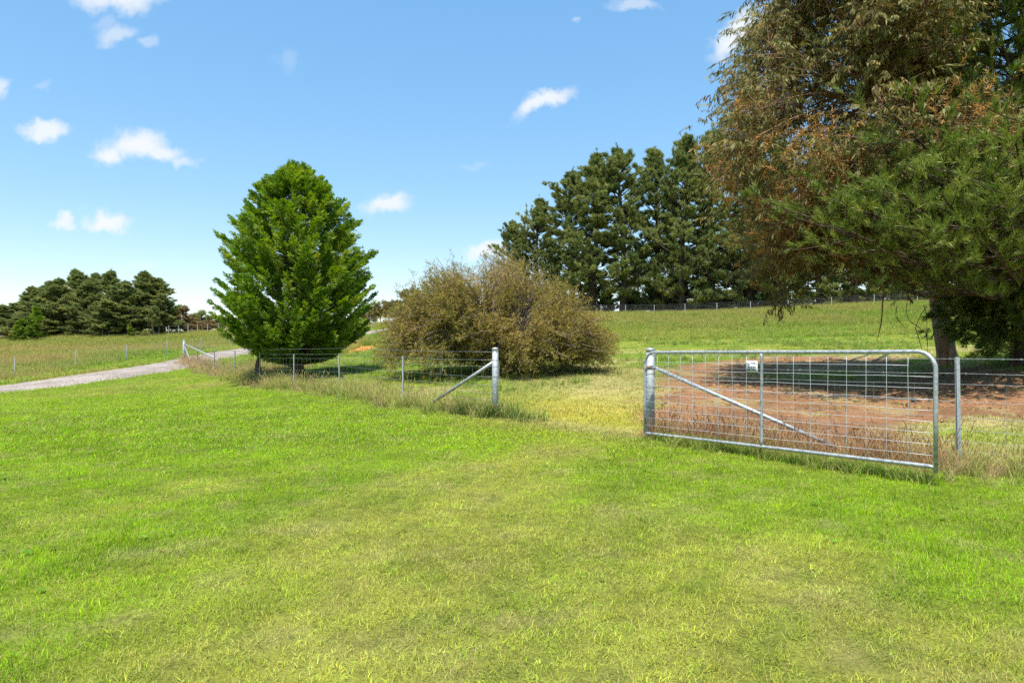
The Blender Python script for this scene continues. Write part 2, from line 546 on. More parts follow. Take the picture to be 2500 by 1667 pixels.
def metal_mat(name, base, rough, metal, rust=0.0, dirt=.35):
    m, n, l, out = new_mat(name)
    tc = n('ShaderNodeTexCoord')
    n1 = n('ShaderNodeTexNoise'); n1.inputs['Scale'].default_value = 28; n1.inputs['Detail'].default_value = 5; l(tc.outputs['Object'], n1.inputs['Vector'])
    n2 = n('ShaderNodeTexNoise'); n2.inputs['Scale'].default_value = 4; n2.inputs['Detail'].default_value = 6; n2.inputs['Roughness'].default_value = .7; l(tc.outputs['Object'], n2.inputs['Vector'])
    b0 = np.array(base)
    r = ramp(n, [(.3, tuple(b0 * (1 - dirt))), (.5, tuple(b0)), (.75, tuple(np.minimum(b0 * 1.25, 1)))]); l(n1.outputs['Fac'], r.inputs[0])
    rr = ramp(n, [(.58 if rust else .92, (0, 0, 0)), (.74 if rust else 1.0, (rust, rust, rust))]); l(n2.outputs['Fac'], rr.inputs[0])
    mx = n('ShaderNodeMix', data_type='RGBA'); l(rr.outputs[0], mx.inputs['Factor']); l(r.outputs[0], mx.inputs['A']); mx.inputs['B'].default_value = (.20, .09, .04, 1)
    b = pbr(n, rough, .5, metal); l(mx.outputs['Result'], b.inputs['Base Color'])
    mr = n('ShaderNodeMapRange'); mr.inputs['To Min'].default_value = rough - .1; mr.inputs['To Max'].default_value = rough + .18; l(n1.outputs['Fac'], mr.inputs[0]); l(mr.outputs[0], b.inputs['Roughness'])
    l(b.outputs[0], out.inputs[0])
    return m


M_GALV = metal_mat('galvanised_steel', (.40, .415, .43), .5, .5, .22, .38)
M_POST = metal_mat('weathered_galvanised_post', (.38, .405, .415), .58, .3, .15, .3)
M_PICKET = metal_mat('picket_steel', (.40, .42, .42), .55, .35, 0.0, .2)
M_WIRE = metal_mat('fence_wire', (.36, .38, .40), .45, .7, 0.0, .2)
M_GWIRE = metal_mat('gate_mesh_wire', (.60, .615, .63), .45, .45, 0.0, .15)
M_WIRE_FAR = metal_mat('distant_fence_wire', (.26, .27, .27), .8, 0.0, 0.0, .2)
M_RUST = metal_mat('rusty_hinge', (.30, .19, .11), .8, .2, .6, .4)
M_BARK_GUM = bark_mat('gum_bark', (.12, .062, .036), (.36, .215, .135), (.52, .37, .26), 7, 9, .9)
M_BARK_PINE = bark_mat('pine_bark', (.030, .022, .016), (.085, .062, .046), (.16, .12, .09), 10, 4, .9)
M_BARK_CYP = bark_mat('cypress_bark', (.05, .03, .02), (.14, .09, .06), (.24, .17, .12), 9, 8, .7)
M_TWIG = bark_mat('grey_twig', (.15, .115, .085), (.29, .235, .19), (.44, .38, .33), 14, 3, .4)

M_CYP = foliage_mat('cypress_foliage', [(0, (.062, .120, .014)), (.45, (.155, .262, .024)), (.8, (.265, .365, .036)), (.96, (.37, .40, .05)), (1, (.46, .30, .06))], .36, .5, .3)
M_PINE_FAR = foliage_mat('pine_needles_dark', [(0, (.095, .128, .044)), (.5, (.200, .235, .074)), (.85, (.310, .330, .100)), (1, (.39, .38, .12))], .32, .6, .2)
M_PINE_NEAR = foliage_mat('pine_needles_fresh', [(0, (.050, .085, .012)), (.45, (.135, .200, .026)), (.8, (.225, .280, .050)), (1, (.33, .35, .08))], .25, .45, .4)
M_GUM = foliage_mat('gum_leaves', [(0, (.160, .080, .030)), (.25, (.135, .110, .030)), (.5, (.150, .150, .042)), (.70, (.250, .230, .075)), (.78, (.30, .22, .07)), (.88, (.38, .22, .07)), (1, (.50, .25, .07))], .25, .55, .22)
M_GUM_FAR = foliage_mat('distant_gum_leaves', [(0, (.10, .098, .036)), (.5, (.21, .180, .066)), (1, (.36, .23, .09))], .25, .6, .2)
M_RUSSET = foliage_mat('russet_leaves', [(0, (.13, .105, .042)), (.5, (.26, .185, .072)), (1, (.38, .25, .10))], .25, .6, .2)
M_SHRUB = foliage_mat('shrub_leaves', [(0, (.115, .125, .026)), (.35, (.240, .212, .046)), (.65, (.335, .258, .066)), (.9, (.40, .265, .095)), (1, (.46, .31, .14))], .30, .6, .2)


def ground_mat():
    m, n, l, out = new_mat('pasture_ground')
    a = n('ShaderNodeAttribute', attribute_name='cover')
    geo = n('ShaderNodeNewGeometry')
    n1 = n('ShaderNodeTexNoise'); n1.inputs['Scale'].default_value = 9; n1.inputs['Detail'].default_value = 8; n1.inputs['Roughness'].default_value = .7
    l(geo.outputs['Position'], n1.inputs['Vector'])
    n2 = n('ShaderNodeTexNoise'); n2.inputs['Scale'].default_value = 55; n2.inputs['Detail'].default_value = 4; l(geo.outputs['Position'], n2.inputs['Vector'])
    mr = n('ShaderNodeMapRange'); mr.inputs['From Min'].default_value = .3; mr.inputs['From Max'].default_value = .7; mr.inputs['To Min'].default_value = .6; mr.inputs['To Max'].default_value = 1.35
    l(n1.outputs['Fac'], mr.inputs[0])
    mr2 = n('ShaderNodeMapRange'); mr2.inputs['From Min'].default_value = .3; mr2.inputs['From Max'].default_value = .7; mr2.inputs['To Min'].default_value = .75; mr2.inputs['To Max'].default_value = 1.2
    l(n2.outputs['Fac'], mr2.inputs[0])
    mu = n('ShaderNodeMath', operation='MULTIPLY'); l(mr.outputs[0], mu.inputs[0]); l(mr2.outputs[0], mu.inputs[1])
    vm = n('ShaderNodeVectorMath', operation='SCALE'); l(a.outputs['Color'], vm.inputs[0]); l(mu.outputs[0], vm.inputs['Scale'])
    b = pbr(n, .95, .08); l(vm.outputs[0], b.inputs['Base Color'])
    bp = n('ShaderNodeBump'); bp.inputs['Strength'].default_value = .8; bp.inputs['Distance'].default_value = .03
    ad = n('ShaderNodeMath', operation='ADD'); l(n1.outputs['Fac'], ad.inputs[0]); l(n2.outputs['Fac'], ad.inputs[1])
    l(ad.outputs[0], bp.inputs['Height']); l(bp.outputs[0], b.inputs['Normal'])
    l(b.outputs[0], out.inputs[0])
    return m


def gravel_mat():
    m, n, l, out = new_mat('crushed_gravel')
    geo = n('ShaderNodeNewGeometry')
    vo = n('ShaderNodeTexVoronoi'); vo.inputs['Scale'].default_value = 22; l(geo.outputs['Position'], vo.inputs['Vector'])
    no = n('ShaderNodeTexNoise'); no.inputs['Scale'].default_value = .7; no.inputs['Detail'].default_value = 6; l(geo.outputs['Position'], no.inputs['Vector'])
    bw = n('ShaderNodeRGBToBW'); l(vo.outputs['Color'], bw.inputs[0])
    r = ramp(n, [(.15, (.19, .16, .135)), (.5, (.30, .262, .23)), (.9, (.43, .385, .345))]); l(bw.outputs[0], r.inputs[0])
    r2 = ramp(n, [(.35, (.80, .76, .72)), (.65, (1.1, 1.06, 1.04))]); l(no.outputs['Fac'], r2.inputs[0])
    mu = n('ShaderNodeMix', data_type='RGBA', blend_type='MULTIPLY'); mu.inputs['Factor'].default_value = 1; l(r.outputs[0], mu.inputs['A']); l(r2.outputs[0], mu.inputs['B'])
    b = pbr(n, .9, .15); l(mu.outputs['Result'], b.inputs['Base Color'])
    bp = n('ShaderNodeBump'); bp.inputs['Strength'].default_value = .7; bp.inputs['Distance'].default_value = .03; l(vo.outputs['Distance'], bp.inputs['Height']); l(bp.outputs[0], b.inputs['Normal'])
    l(b.outputs[0], out.inputs[0])
    return m


def grass_mat(name, straw=(.50, .45, .15), trans=.35):
    """blade colour = tint of the place x blade variation; some blades are dry"""
    m, n, l, out = new_mat(name)
    t = n('ShaderNodeAttribute', attribute_name='tint', attribute_type='INSTANCER')
    a = n('ShaderNodeAttribute', attribute_name='rnd')
    d = n('ShaderNodeAttribute', attribute_name='dry')
    mr = n('ShaderNodeMapRange'); mr.inputs['To Min'].default_value = .58; mr.inputs['To Max'].default_value = 1.46; l(a.outputs['Fac'], mr.inputs[0])
    vm = n('ShaderNodeVectorMath', operation='SCALE'); l(t.outputs['Color'], vm.inputs[0]); l(mr.outputs[0], vm.inputs['Scale'])
    mx = n('ShaderNodeMix', data_type='RGBA'); l(d.outputs['Fac'], mx.inputs['Factor']); l(vm.outputs[0], mx.inputs['A']); mx.inputs['B'].default_value = (*straw, 1)
    b = pbr(n, .7, .06); l(mx.outputs['Result'], b.inputs['Base Color'])
    tr = n('ShaderNodeBsdfTranslucent'); l(mx.outputs['Result'], tr.inputs['Color'])
    ms = n('ShaderNodeMixShader'); ms.inputs[0].default_value = trans; l(b.outputs[0], ms.inputs[1]); l(tr.outputs[0], ms.inputs[2]); l(ms.outputs[0], out.inputs[0])
    return m


M_GROUND = ground_mat()
M_GRAVEL = gravel_mat()
M_GRASS = grass_mat('grass_blades')
M_DRY = grass_mat('dry_grass_blades', (.46, .33, .17), .25)
M_DRYB = grass_mat('russet_dry_blades', (.36, .21, .11), .25)

# ------------------------------------------------------------------ setting: ground sheet and gravel drive
def axis(lo, hi, step, far_lo, far_hi, ratio=1.12):
    a = list(np.arange(lo, hi, step))
    s = step; p = a[-1]
    while p < far_hi:
        s *= ratio; p += s; a.append(p)
    s = step; p = lo; b = []
    while p > far_lo:
        s *= ratio; p -= s; b.append(p)
    return np.array(b[::-1] + a)


def build_ground():
    xs = axis(-24, 18, .22, -2600, 2600, 1.07)
    ys = axis(1, 40, .20, -900, 3200, 1.045)
    X, Y = np.meshgrid(xs, ys)
    x = X.ravel(); y = Y.ravel()
    zn = zones(x, y)
    z = tz(x, y)
    z = z + relief(x, y)
    z = z + zn['dirt'] * ((fbm(x * 2.2, y * 2.2, 111, 3) - .5) * .10 + (vnoise(x * 4, y * 4, 115) - .5) * .05)
    z = np.where(zn['drive'] < DRIVE_W + .5, z - .05, z)
    c = cover(x, y, zn)
    thatch = np.where(zn['lawn'][:, None], lerp(c * .56, np.array((.14, .11, .045)), np.full(len(x), .36)), c * .85)
    soil = lerp(SOIL, SOIL_D, smooth(.45, .7, fbm(x * .7, y * .7, 121, 4)))
    soil = lerp(soil, STRAW * .72, .5 * smooth(.55, .7, fbm(x * 1.5, y * 1.5, 131, 4)))
    c = lerp(thatch, soil, zn['dirt'])
    c = lerp(c, ORNG, zn['orange'])
    ny, nx = X.shape
    i = np.arange(ny - 1)[:, None] * nx; j = np.arange(nx - 1)[None, :]
    q = np.stack([i + j, i + j + 1, i + nx + j + 1, i + nx + j], -1).reshape(-1, 4)
    me = mesh_np('ground', np.c_[x, y, z], [q], {'cover': np.c_[c, np.ones(len(c))]}, M_GROUND, True)
    obj('ground', me, kind='structure', label='rolling green pasture and mown lawn rising to a low crest')


build_ground()


def build_drive():
    s = spline(DRIVE_S, 4)
    t = np.gradient(s, axis=0); t = unit(t)
    nrm = np.c_[-t[:, 1], t[:, 0]]
    offs = np.linspace(-1, 1, 13)
    edge = DRIVE_W + (vnoise(np.arange(len(s)) * .35, 0 * s[:, 0], 5) - .5) * .35
    xs = s[:, None, 0] + nrm[:, None, 0] * offs * edge[:, None]
    ys = s[:, None, 1] + nrm[:, None, 1] * offs * edge[:, None]
    z = tz(xs, ys) + .035 + .03 * (1 - offs[None, :] ** 2) - .10 * (np.abs(offs[None, :]) > .99)
    z = z - .018 * np.exp(-((np.abs(offs[None, :]) - .42) / .13) ** 2)
    v = np.stack([xs, ys, z], -1).reshape(-1, 3)
    m, k = xs.shape
    i = np.arange(m - 1)[:, None] * k; j = np.arange(k - 1)[None, :]
    q = np.stack([i + j, i + k + j, i + k + j + 1, i + j + 1], -1).reshape(-1, 4)
    obj('gravel_drive', mesh_np('gravel_drive', v, [q], None, M_GRAVEL, True), kind='structure', label='grey gravel driveway curving up the hill')


build_drive()

# ------------------------------------------------------------------ grass scatter (stuff)
PROTO = {}


def blades(name, n, rad, h, w, lean, seg=2, droop=.5, dry=.12, heads=0.0, seed=1, flat=0.0, mat=None):
    r = np.random.default_rng(seed)
    V = []; T = []; Rn = []; D = []; k = 0
    for i in range(n):
        a = r.uniform(0, 2 * pi); rr = rad * math.sqrt(r.uniform())
        p = np.array((rr * math.cos(a), rr * math.sin(a), -.01))
        ya = r.uniform(0, 2 * pi)
        le = lean * r.uniform(.3, 1.3)
        if r.uniform() < flat: le = R(78)
        hh = h * r.uniform(.55, 1.2); ww = w * r.uniform(.7, 1.3)
        dr = 1.0 if r.uniform() < dry else r.uniform(0, .25) ** 2
        out = np.array((math.cos(ya), math.sin(ya), 0)); side = np.array((-out[1], out[0], 0))
        tw = r.uniform(-.8, .8); side = side * math.cos(tw) + out * math.sin(tw)
        rv = r.uniform(); q = p.copy(); el = le
        idx = []
        for s in range(seg + 1):
            f = s / seg
            wd = ww * (1 - f ** 1.6) * .5
            if s < seg:
                V += [q - side * wd, q + side * wd]; idx.append((k, k + 1)); k += 2; Rn += [rv * .8 + .2 * f] * 2; D += [dr] * 2
            else:
                V.append(q.copy()); idx.append((k,)); k += 1; Rn.append(rv * .8 + .2); D.append(dr)
            stp = hh / seg
            q = q + stp * (out * math.sin(el) + np.array((0, 0, 1)) * math.cos(el))
            el = min(el + droop * r.uniform(.4, 1.2) / seg * 2, 2.2)
        for s in range(seg):
            if s < seg - 1:
                (a0, b0), (a1, b1) = idx[s], idx[s + 1]
                T += [(a0, b0, b1), (a0, b1, a1)]
            else:
                (a0, b0), (c,) = idx[s], idx[s + 1]
                T.append((a0, b0, c))
        if r.uniform() < heads:      # feathery seed head: little crossed diamonds up the tip
            d0 = out * math.sin(el) * .6 + np.array((0, 0, 1)); d0 /= np.linalg.norm(d0)
            for hx in range(5):
                c0 = V[idx[-1][0]] + d0 * hx * h * .045
                for sd in (side, np.cross(side, d0)):
                    L = h * .05; W = h * .016
                    V += [c0, c0 + d0 * L * .5 + sd * W, c0 + d0 * L, c0 + d0 * L * .5 - sd * W]
                    T += [(k, k + 1, k + 2), (k, k + 2, k + 3)]; k += 4; Rn += [.6] * 4; D += [1.0] * 4
    me = mesh_np(name, np.array(V), [np.array(T)], {'rnd': np.array(Rn), 'dry': np.array(D)}, mat or M_GRASS)
    o = bpy.data.objects.new(name, me)
    return o


def proto_set(key, makers):
    c = bpy.data.collections.new('prototypes_' + key)
    for o in makers:
        c.objects.link(o)
    PROTO[key] = (c, len(makers))


proto_set('lawn', [blades(f'lawn_tuft_{i}', 34, .080, .038, .0034, R(48), 2, .55, .13, seed=10 + i, flat=.16) for i in range(6)])
proto_set('lawn_far', [blades(f'lawn_far_tuft_{i}', 28, .17, .046, .0075, R(48), 2, .5, .11, seed=30 + i, flat=.1) for i in range(4)])
proto_set('rank', [blades(f'rank_tuft_{i}', 30, .11, .24, .006, R(24), 3, .75, .22, seed=50 + i) for i in range(5)])
proto_set('long', [blades(f'long_tuft_{i}', 26, .11, .42, .0065, R(20), 4, .65, .34, .3, seed=70 + i) for i in range(5)])
proto_set('dry', [blades(f'dry_tuft_{i}', 30, .13, .44, .0048, R(30), 4, .55, .86, .35, seed=90 + i, mat=M_DRY) for i in range(5)])
proto_set('russet', [blades(f'russet_tuft_{i}', 26, .15, .46, .0048, R(28), 4, .5, .9, .25, seed=95 + i, mat=M_DRYB) for i in range(4)])
proto_set('meadow', [blades(f'meadow_tuft_{i}', 34, .30, .30, .016, R(24), 2, .5, .10, .25, seed=110 + i) for i in range(5)])


def weed(name, seed):
    r = np.random.default_rng(seed); V = []; T = []; k = 0; Rn = []
    for i in range(11):
        a = i * 2.4 + r.uniform(-.3, .3); L = .09 * r.uniform(.6, 1.2); w = .022
        o = np.array((math.cos(a), math.sin(a), 0)); s = np.array((-o[1], o[0], 0)); up = np.array((0, 0, 1))
        pts = [o * L * f + up * (.012 + .05 * L * 8 * f * (1 - f)) for f in (0, .35, .7, 1)]
        ws = (.004, w * .5, w * .55, .002)
        for p, ww in zip(pts, ws):
            V += [p - s * ww, p + s * ww]; Rn += [r.uniform(.2, .9)] * 2
        for q in range(3):
            b = k + q * 2; T += [(b, b + 1, b + 3), (b, b + 3, b + 2)]
        k += 8
    me = mesh_np(name, np.array(V), [np.array(T)], {'rnd': np.array(Rn), 'dry': np.zeros(len(V))}, M_GRASS)
    return bpy.data.objects.new(name, me)


proto_set('weed', [weed(f'weed_rosette_{i}', 200 + i) for i in range(3)])


def scatter_tree(coll):
    g = bpy.data.node_groups.new('scatter_' + coll.name, 'GeometryNodeTree')
    g.interface.new_socket('Geometry', in_out='INPUT', socket_type='NodeSocketGeometry')
    g.interface.new_socket('Geometry', in_out='OUTPUT', socket_type='NodeSocketGeometry')
    N = g.nodes.new; L = g.links.new
    gi = N('NodeGroupInput'); go = N('NodeGroupOutput')
    ci = N('GeometryNodeCollectionInfo'); ci.inputs['Collection'].default_value = coll; ci.inputs['Separate Children'].default_value = True; ci.inputs['Reset Children'].default_value = True
    ip = N('GeometryNodeInstanceOnPoints'); ip.inputs['Pick Instance'].default_value = True
    def attr(name, t):
        a = N('GeometryNodeInputNamedAttribute'); a.data_type = t; a.inputs['Name'].default_value = name
        return a.outputs['Attribute']
    L(gi.outputs[0], ip.inputs['Points']); L(ci.outputs[0], ip.inputs['Instance'])
    L(attr('pick', 'INT'), ip.inputs['Instance Index'])
    er = N('FunctionNodeEulerToRotation'); L(attr('rot', 'FLOAT_VECTOR'), er.inputs[0]); L(er.outputs[0], ip.inputs['Rotation'])
    L(attr('scl', 'FLOAT_VECTOR'), ip.inputs['Scale'])
    L(ip.outputs[0], go.inputs[0])
    return g


def scatter(name, key, x, y, size, tint, label, tilt=.12, hs=None, zoff=0.0, kind='stuff', z=None):
    n = len(x)
    coll, m = PROTO[key]
    zz = tz(x, y) + relief(x, y) if z is None else z
    me = mesh_np(name, np.c_[x, y, zz + zoff], [], {
        'rot': np.c_[rng.normal(0, tilt, n), rng.normal(0, tilt, n), rng.uniform(0, 2 * pi, n)],
        'scl': np.c_[size, size, size * (1 if hs is None else hs)],
        'tint': np.c_[np.clip(tint, 0, 1), np.ones(n)]})
    a = me.attributes.new('pick', 'INT', 'POINT'); a.data.foreach_set('value', rng.integers(0, m, n).astype(np.int32))
    o = obj(name, me, kind=kind, label=label, cat=None)
    md = o.modifiers.new('scatter', 'NODES'); md.node_group = scatter_tree(coll)
    print(name, n)
    return o


def sample(bins, keep):
    xs, ys = [], []
    for (y0, y1, dens) in bins:
        w = .92 * y1 + 2.2
        n = int(dens * (y1 - y0) * 2 * w)
        x = rng.uniform(-w, w, n); y = rng.uniform(y0, y1, n)
        k = np.abs(x) < .80 * y + 2.0
        x, y = x[k], y[k]
        p = keep(x, y)
        k = rng.uniform(size=len(x)) < p
        xs.append(x[k]); ys.append(y[k])
    return np.concatenate(xs), np.concatenate(ys)


def jit(c, x, amt=.19):
    n = len(x)
    return c * (1 + rng.normal(0, amt, (n, 1))) * (1 + rng.normal(0, amt * .35, (n, 3)))


def build_grass():
    # mown lawn, near
    def keep(x, y):
        z = zones(x, y); return (z['lawn'] & (z['drive'] > DRIVE_W + .1)) * (1 - .25 * smooth(.6, .75, fbm(x * 2, y * 2, 77)))
    x, y = sample([(1.5, 5, 480), (5, 12, 330)], lambda x, y: keep(x, y) * smooth(12, 6.5, y + 1.2 * (fbm(x * .7, y * .7, 5) - .5)))
    z = zones(x, y); t = jit(cover(x, y, z), x)
    h = .45 + 1.5 * fbm(x * 2.2, y * 2.2, 88, 3) + .5 * (t[:, 1] / (t[:, 0] + .01) > 1.5)
    scatter('lawn_grass', 'lawn', x, y, rng.uniform(.8, 1.3, len(x)), t, 'short mown green and yellowing lawn grass in the foreground', hs=h * .9)
    x, y = sample([(6, 14, 120), (14, 22, 80), (22, 42, 45)], lambda x, y: keep(x, y) * smooth(6, 12, y + 1.2 * (fbm(x * .7, y * .7, 6) - .5)))
    z = zones(x, y); t = jit(cover(x, y, z), x)
    scatter('lawn_grass', 'lawn_far', x, y, rng.uniform(.8, 1.35, len(x)), t, 'bright green lawn grass stretching left to the drive', hs=.7 + .8 * fbm(x, y, 88, 3))
    # weeds in the lawn
    def keepw(x, y):
        z = zones(x, y); return z['lawn'] * smooth(.55, .7, fbm(x * .9, y * .9, 301))
    x, y = sample([(2, 9, 3)], keepw)
    scatter('lawn_weeds', 'weed', x, y, rng.uniform(.25, .55, len(x)), jit(np.tile((.15, .28, .03), (len(x), 1)), x, .2), 'flat broadleaf weeds in the lawn', zoff=.02)
    x, y = sample([(2, 10, 16)], lambda x, y: zones(x, y)['lawn'] * smooth(.58, .70, fbm(x * 1.6, y * 1.6, 321, 3)))
    scatter('lawn_clumps', 'rank', x, y, rng.uniform(.16, .30, len(x)), jit(np.tile((.15, .30, .01), (len(x), 1)), x, .2), 'small deeper green clumps standing in the mown lawn')
    # grazed paddock behind the gate, short
    def keepp(x, y):
        z = zones(x, y)
        return (~z['lawn'] & ~z['left'] & (z['drive'] > DRIVE_W)) * (1 - .96 * z['dirt']) * (1 - z['orange'])
    x, y = sample([(6, 14, 60), (14, 24, 50), (24, 42, 22)], keepp)
    z = zones(x, y); t = jit(cover(x, y, z), x)
    scatter('paddock_grass', 'lawn_far', x, y, rng.uniform(.9, 1.6, len(x)), t, 'short grazed olive grass in the paddock behind the gate', hs=.7 + 1.2 * fbm(x * .6, y * .6, 98, 3))
    # tussocks
    x, y = sample([(14, 24, 3.0), (24, 52, 8.0)], lambda x, y: keepp(x, y) * smooth(.50, .66, fbm(x * .5, y * .5, 401)) * (y > 16))
    scatter('paddock_tussocks', 'rank', x, y, rng.uniform(.8, 1.6, len(x)), jit(np.tile((.135, .25, .03), (len(x), 1)), x, .3), 'darker green tussocks scattered over the grazed slope')
    # upper hill
    x, y = sample([(40, 56, 9), (56, 84, 8)], keepp)
    z = zones(x, y); t = jit(cover(x, y, z), x)
    scatter('hill_grass', 'meadow', x, y, rng.uniform(.7, 1.2, len(x)), t, 'olive green grass on the rising hill below the pines', hs=.8 + .5 * (y > 50))
    # long-grass paddock beyond the drive
    def keepm(x, y):
        z = zones(x, y); return (z['left'] & (z['drive'] > DRIVE_W + .25)) * 1.0
    x, y = sample([(20, 42, 13), (42, 60, 10), (60, 90, 8)], keepm)
    z = zones(x, y); t = jit(cover(x, y, z), x)
    short = np.where(z['drive'] < 4.5, .5, 1.0)
    scatter('meadow_grass', 'meadow', x, y, rng.uniform(.8, 1.4, len(x)), t, 'long meadow grass with brown seed heads beyond the drive', hs=short)


build_grass()


def along(pts, n, width, bias=0.0):
    pts = np.array(pts, float)
    L = np.hypot(*np.diff(pts, axis=0).T); c = np.r_[0, np.cumsum(L)]
    s = rng.uniform(0, c[-1], n)
    k = np.clip(np.searchsorted(c, s) - 1, 0, len(L) - 1)
    f = (s - c[k]) / L[k]
    p = pts[k] + (pts[k + 1] - pts[k]) * f[:, None]
    t = (pts[k + 1] - pts[k]) / L[k][:, None]
    nrm = np.c_[-t[:, 1], t[:, 0]]
    o = rng.normal(bias, width, n)
    p = p + nrm * o[:, None]
    return p[:, 0], p[:, 1]


def build_fence_grass():
    # fence to the left of the opening: green rank grass with pale stems
    x, y = along(FENCE_A[:6], 620, .28); 
    k = rng.uniform(size=len(x)) < .25 + .75 * smooth(.35, .6, fbm(x * .8, y * .8, 501)); x, y = x[k], y[k]
    scatter('fence_grass', 'long', x, y, rng.uniform(.55, 1.15, len(x)), jit(np.tile((.22, .30, .05), (len(x), 1)), x, .2), 'tall unmown grass with pale stems along the left fence')
    x, y = along(FENCE_A, 300, .28)
    scatter('fence_dry_grass', 'dry', x, y, rng.uniform(.5, 1.05, len(x)), jit(np.tile((.40, .32, .15), (len(x), 1)), x, .15), 'straw coloured dry grass along the left fence')
    # clump at the opening post
    x = rng.normal(-.55, .38, 90); y = 12.55 + (x + .3) * -.75 + rng.normal(0, .16, 90)
    scatter('gatepost_grass', 'rank', x, y, rng.uniform(1.1, 1.9, 90), jit(np.tile((.085, .17, .035), (90, 1)), x, .2), 'blue green rank grass clump beside the left gatepost', hs=np.full(90, 1.1))
    # behind the open gate
    x, y = along([POST_R, (2.9, 9.1), (3.96, 8.1), (4.9, 7.35)], 210, .20, -.02)
    scatter('gate_dry_grass', 'russet', x, y, rng.uniform(.5, 1.05, len(x)), jit(np.tile((.40, .25, .12), (len(x), 1)), x, .15), 'brown dry grass stems standing behind the open gate')
    x, y = along([(2.0, 9.6), (3.1, 8.1), (4.15, 6.6)], 330, .12, .05)
    scatter('gate_green_grass', 'rank', x, y, rng.uniform(.5, .95, len(x)), jit(np.tile((.17, .28, .03), (len(x), 1)), x, .2), 'fresh green grass growing through the foot of the gate')
    x, y = along(FENCE_B[1:3], 260, .34)
    scatter('right_fence_grass', 'long', x, y, rng.uniform(.45, .85, len(x)), jit(np.tile((.27, .32, .06), (len(x), 1)), x, .2), 'rough mixed grass under the right fence')
    x, y = along([(4.2, 7.2), *FENCE_B[1:3]], 110, .32)
    scatter('right_fence_dry_grass', 'dry', x, y, rng.uniform(.4, .8, len(x)), jit(np.tile((.42, .34, .17), (len(x), 1)), x, .2), 'dry straw grass under the right fence')
    # drive strainer corner and fence beyond the drive
    x, y = along([FENCE_A[-1], FENCE_A[-3]], 90, .5)
    scatter('strainer_dry_grass', 'dry', x, y, rng.uniform(.8, 1.3, len(x)), jit(np.tile((.42, .34, .19), (len(x), 1)), x, .2), 'pale dry grass at the strainer post by the drive')


build_fence_grass()

# clods of trampled earth and straw
def clod(name, seed):
    r = np.random.default_rng(seed)
    v = np.array([(math.cos(a) * s, math.sin(a) * s, z) for (z, s) in ((-.2, .9), (.25, .75)) for a in np.arange(6) * pi / 3] + [(0, 0, .5)])
    v = v * r.uniform(.65, 1.25, (len(v), 1)) + r.normal(0, .12, v.shape)
    q = [(i, (i + 1) % 6, 6 + (i + 1) % 6, 6 + i) for i in range(6)]
    t = [(6 + i, 6 + (i + 1) % 6, 12) for i in range(6)]
    me = mesh_np(name, v, [np.array(q), np.array(t)], {'rnd': r.uniform(.2, .9, len(v)), 'dry': np.zeros(len(v))}, M_GRASS_SOIL)
    return bpy.data.objects.new(name, me)


M_GRASS_SOIL = grass_mat('earth_clods', trans=0.0)
proto_set('clod', [clod(f'earth_clod_{i}', 600 + i) for i in range(5)])
x, y = sample([(8, 13, 26), (13, 20, 22), (20, 30, 9)], lambda x, y: zones(x, y)['dirt'] * smooth(.35, .6, fbm(x * 1.1, y * 1.1, 611)))
scatter('earth_clods', 'clod', x, y, rng.uniform(.015, .055, len(x)) * rng.uniform(.5, 1.2, len(x)), jit(lerp(SOIL, SOIL_D, rng.uniform(0, 1, len(x))), x, .15), 'lumpy trampled brown earth clods behind the gate', tilt=.5, hs=rng.uniform(.4, .8, len(x)))
proto_set('litter', [blades(f'litter_{i}', 12, .16, .12, .005, R(80), 2, .1, .7, seed=640 + i, flat=1.0) for i in range(3)])
x, y = sample([(8, 14, 26), (14, 30, 20)], lambda x, y: zones(x, y)['dirt'] * (.25 + .75 * smooth(.4, .6, fbm(x * .9, y * .9, 181, 3))))
scatter('straw_litter', 'litter', x, y, rng.uniform(.5, 1.2, len(x)), jit(np.tile((.33, .22, .12), (len(x), 1)), x, .35), 'straw litter lying on the bare earth', zoff=.02)

# ------------------------------------------------------------------ fences
def picket_mesh(h):
    """rolled steel picket: three-flanged section, bevelled top"""
    prof = [(-.024, .004), (-.004, .006), (-.0035, .034), (.0035, .034), (.004, .006), (.024, .004), (.024, -.002), (.003, -.006), (-.003, -.006), (-.024, -.002)]
    g = Geo(); k = len(prof)
    v = [(x, y, -.35) for x, y in prof] + [(x, y, h - .006) for x, y in prof] + [(x * .9, y * .95, h) for x, y in prof]
    q = [(i + s * k, (i + 1) % k + s * k, (i + 1) % k + (s + 1) * k, i + (s + 1) * k) for s in (0, 1) for i in range(k)]
    t = [(2 * k + i, 2 * k + (i + 1) % k, 3 * k) for i in range(k)]
    v.append((0, .01, h + .001))
    g.add(np.array(v, float), q, t)
    return g.mesh('post', M_PICKET)


def strainer_mesh(h, r):
    g = Geo()
    g.tube([(0, 0, -.4), (0, 0, h * .5), (0, 0, h - .012)], r, 20)
    return g.mesh('strainer_post', M_POST, True)


def cap_mesh(h, r):
    g = Geo()
    g.tube([(0, 0, h - .035), (0, 0, h + .003), (0, 0, h + .014), (0, 0, h + .022)], [r * 1.06, r * 1.06, r * .9, r * .4], 20)
    return g.mesh('cap', M_GALV)


def ring_mesh(r, th=.0022):
    g = Geo()
    a = np.linspace(0, 2 * pi, 21)
    g.tube(np.c_[np.cos(a) * r, np.sin(a) * r, .004 * np.sin(a * 2)], th, 5, False)
    return g.mesh('wire_wrap', M_WIRE)


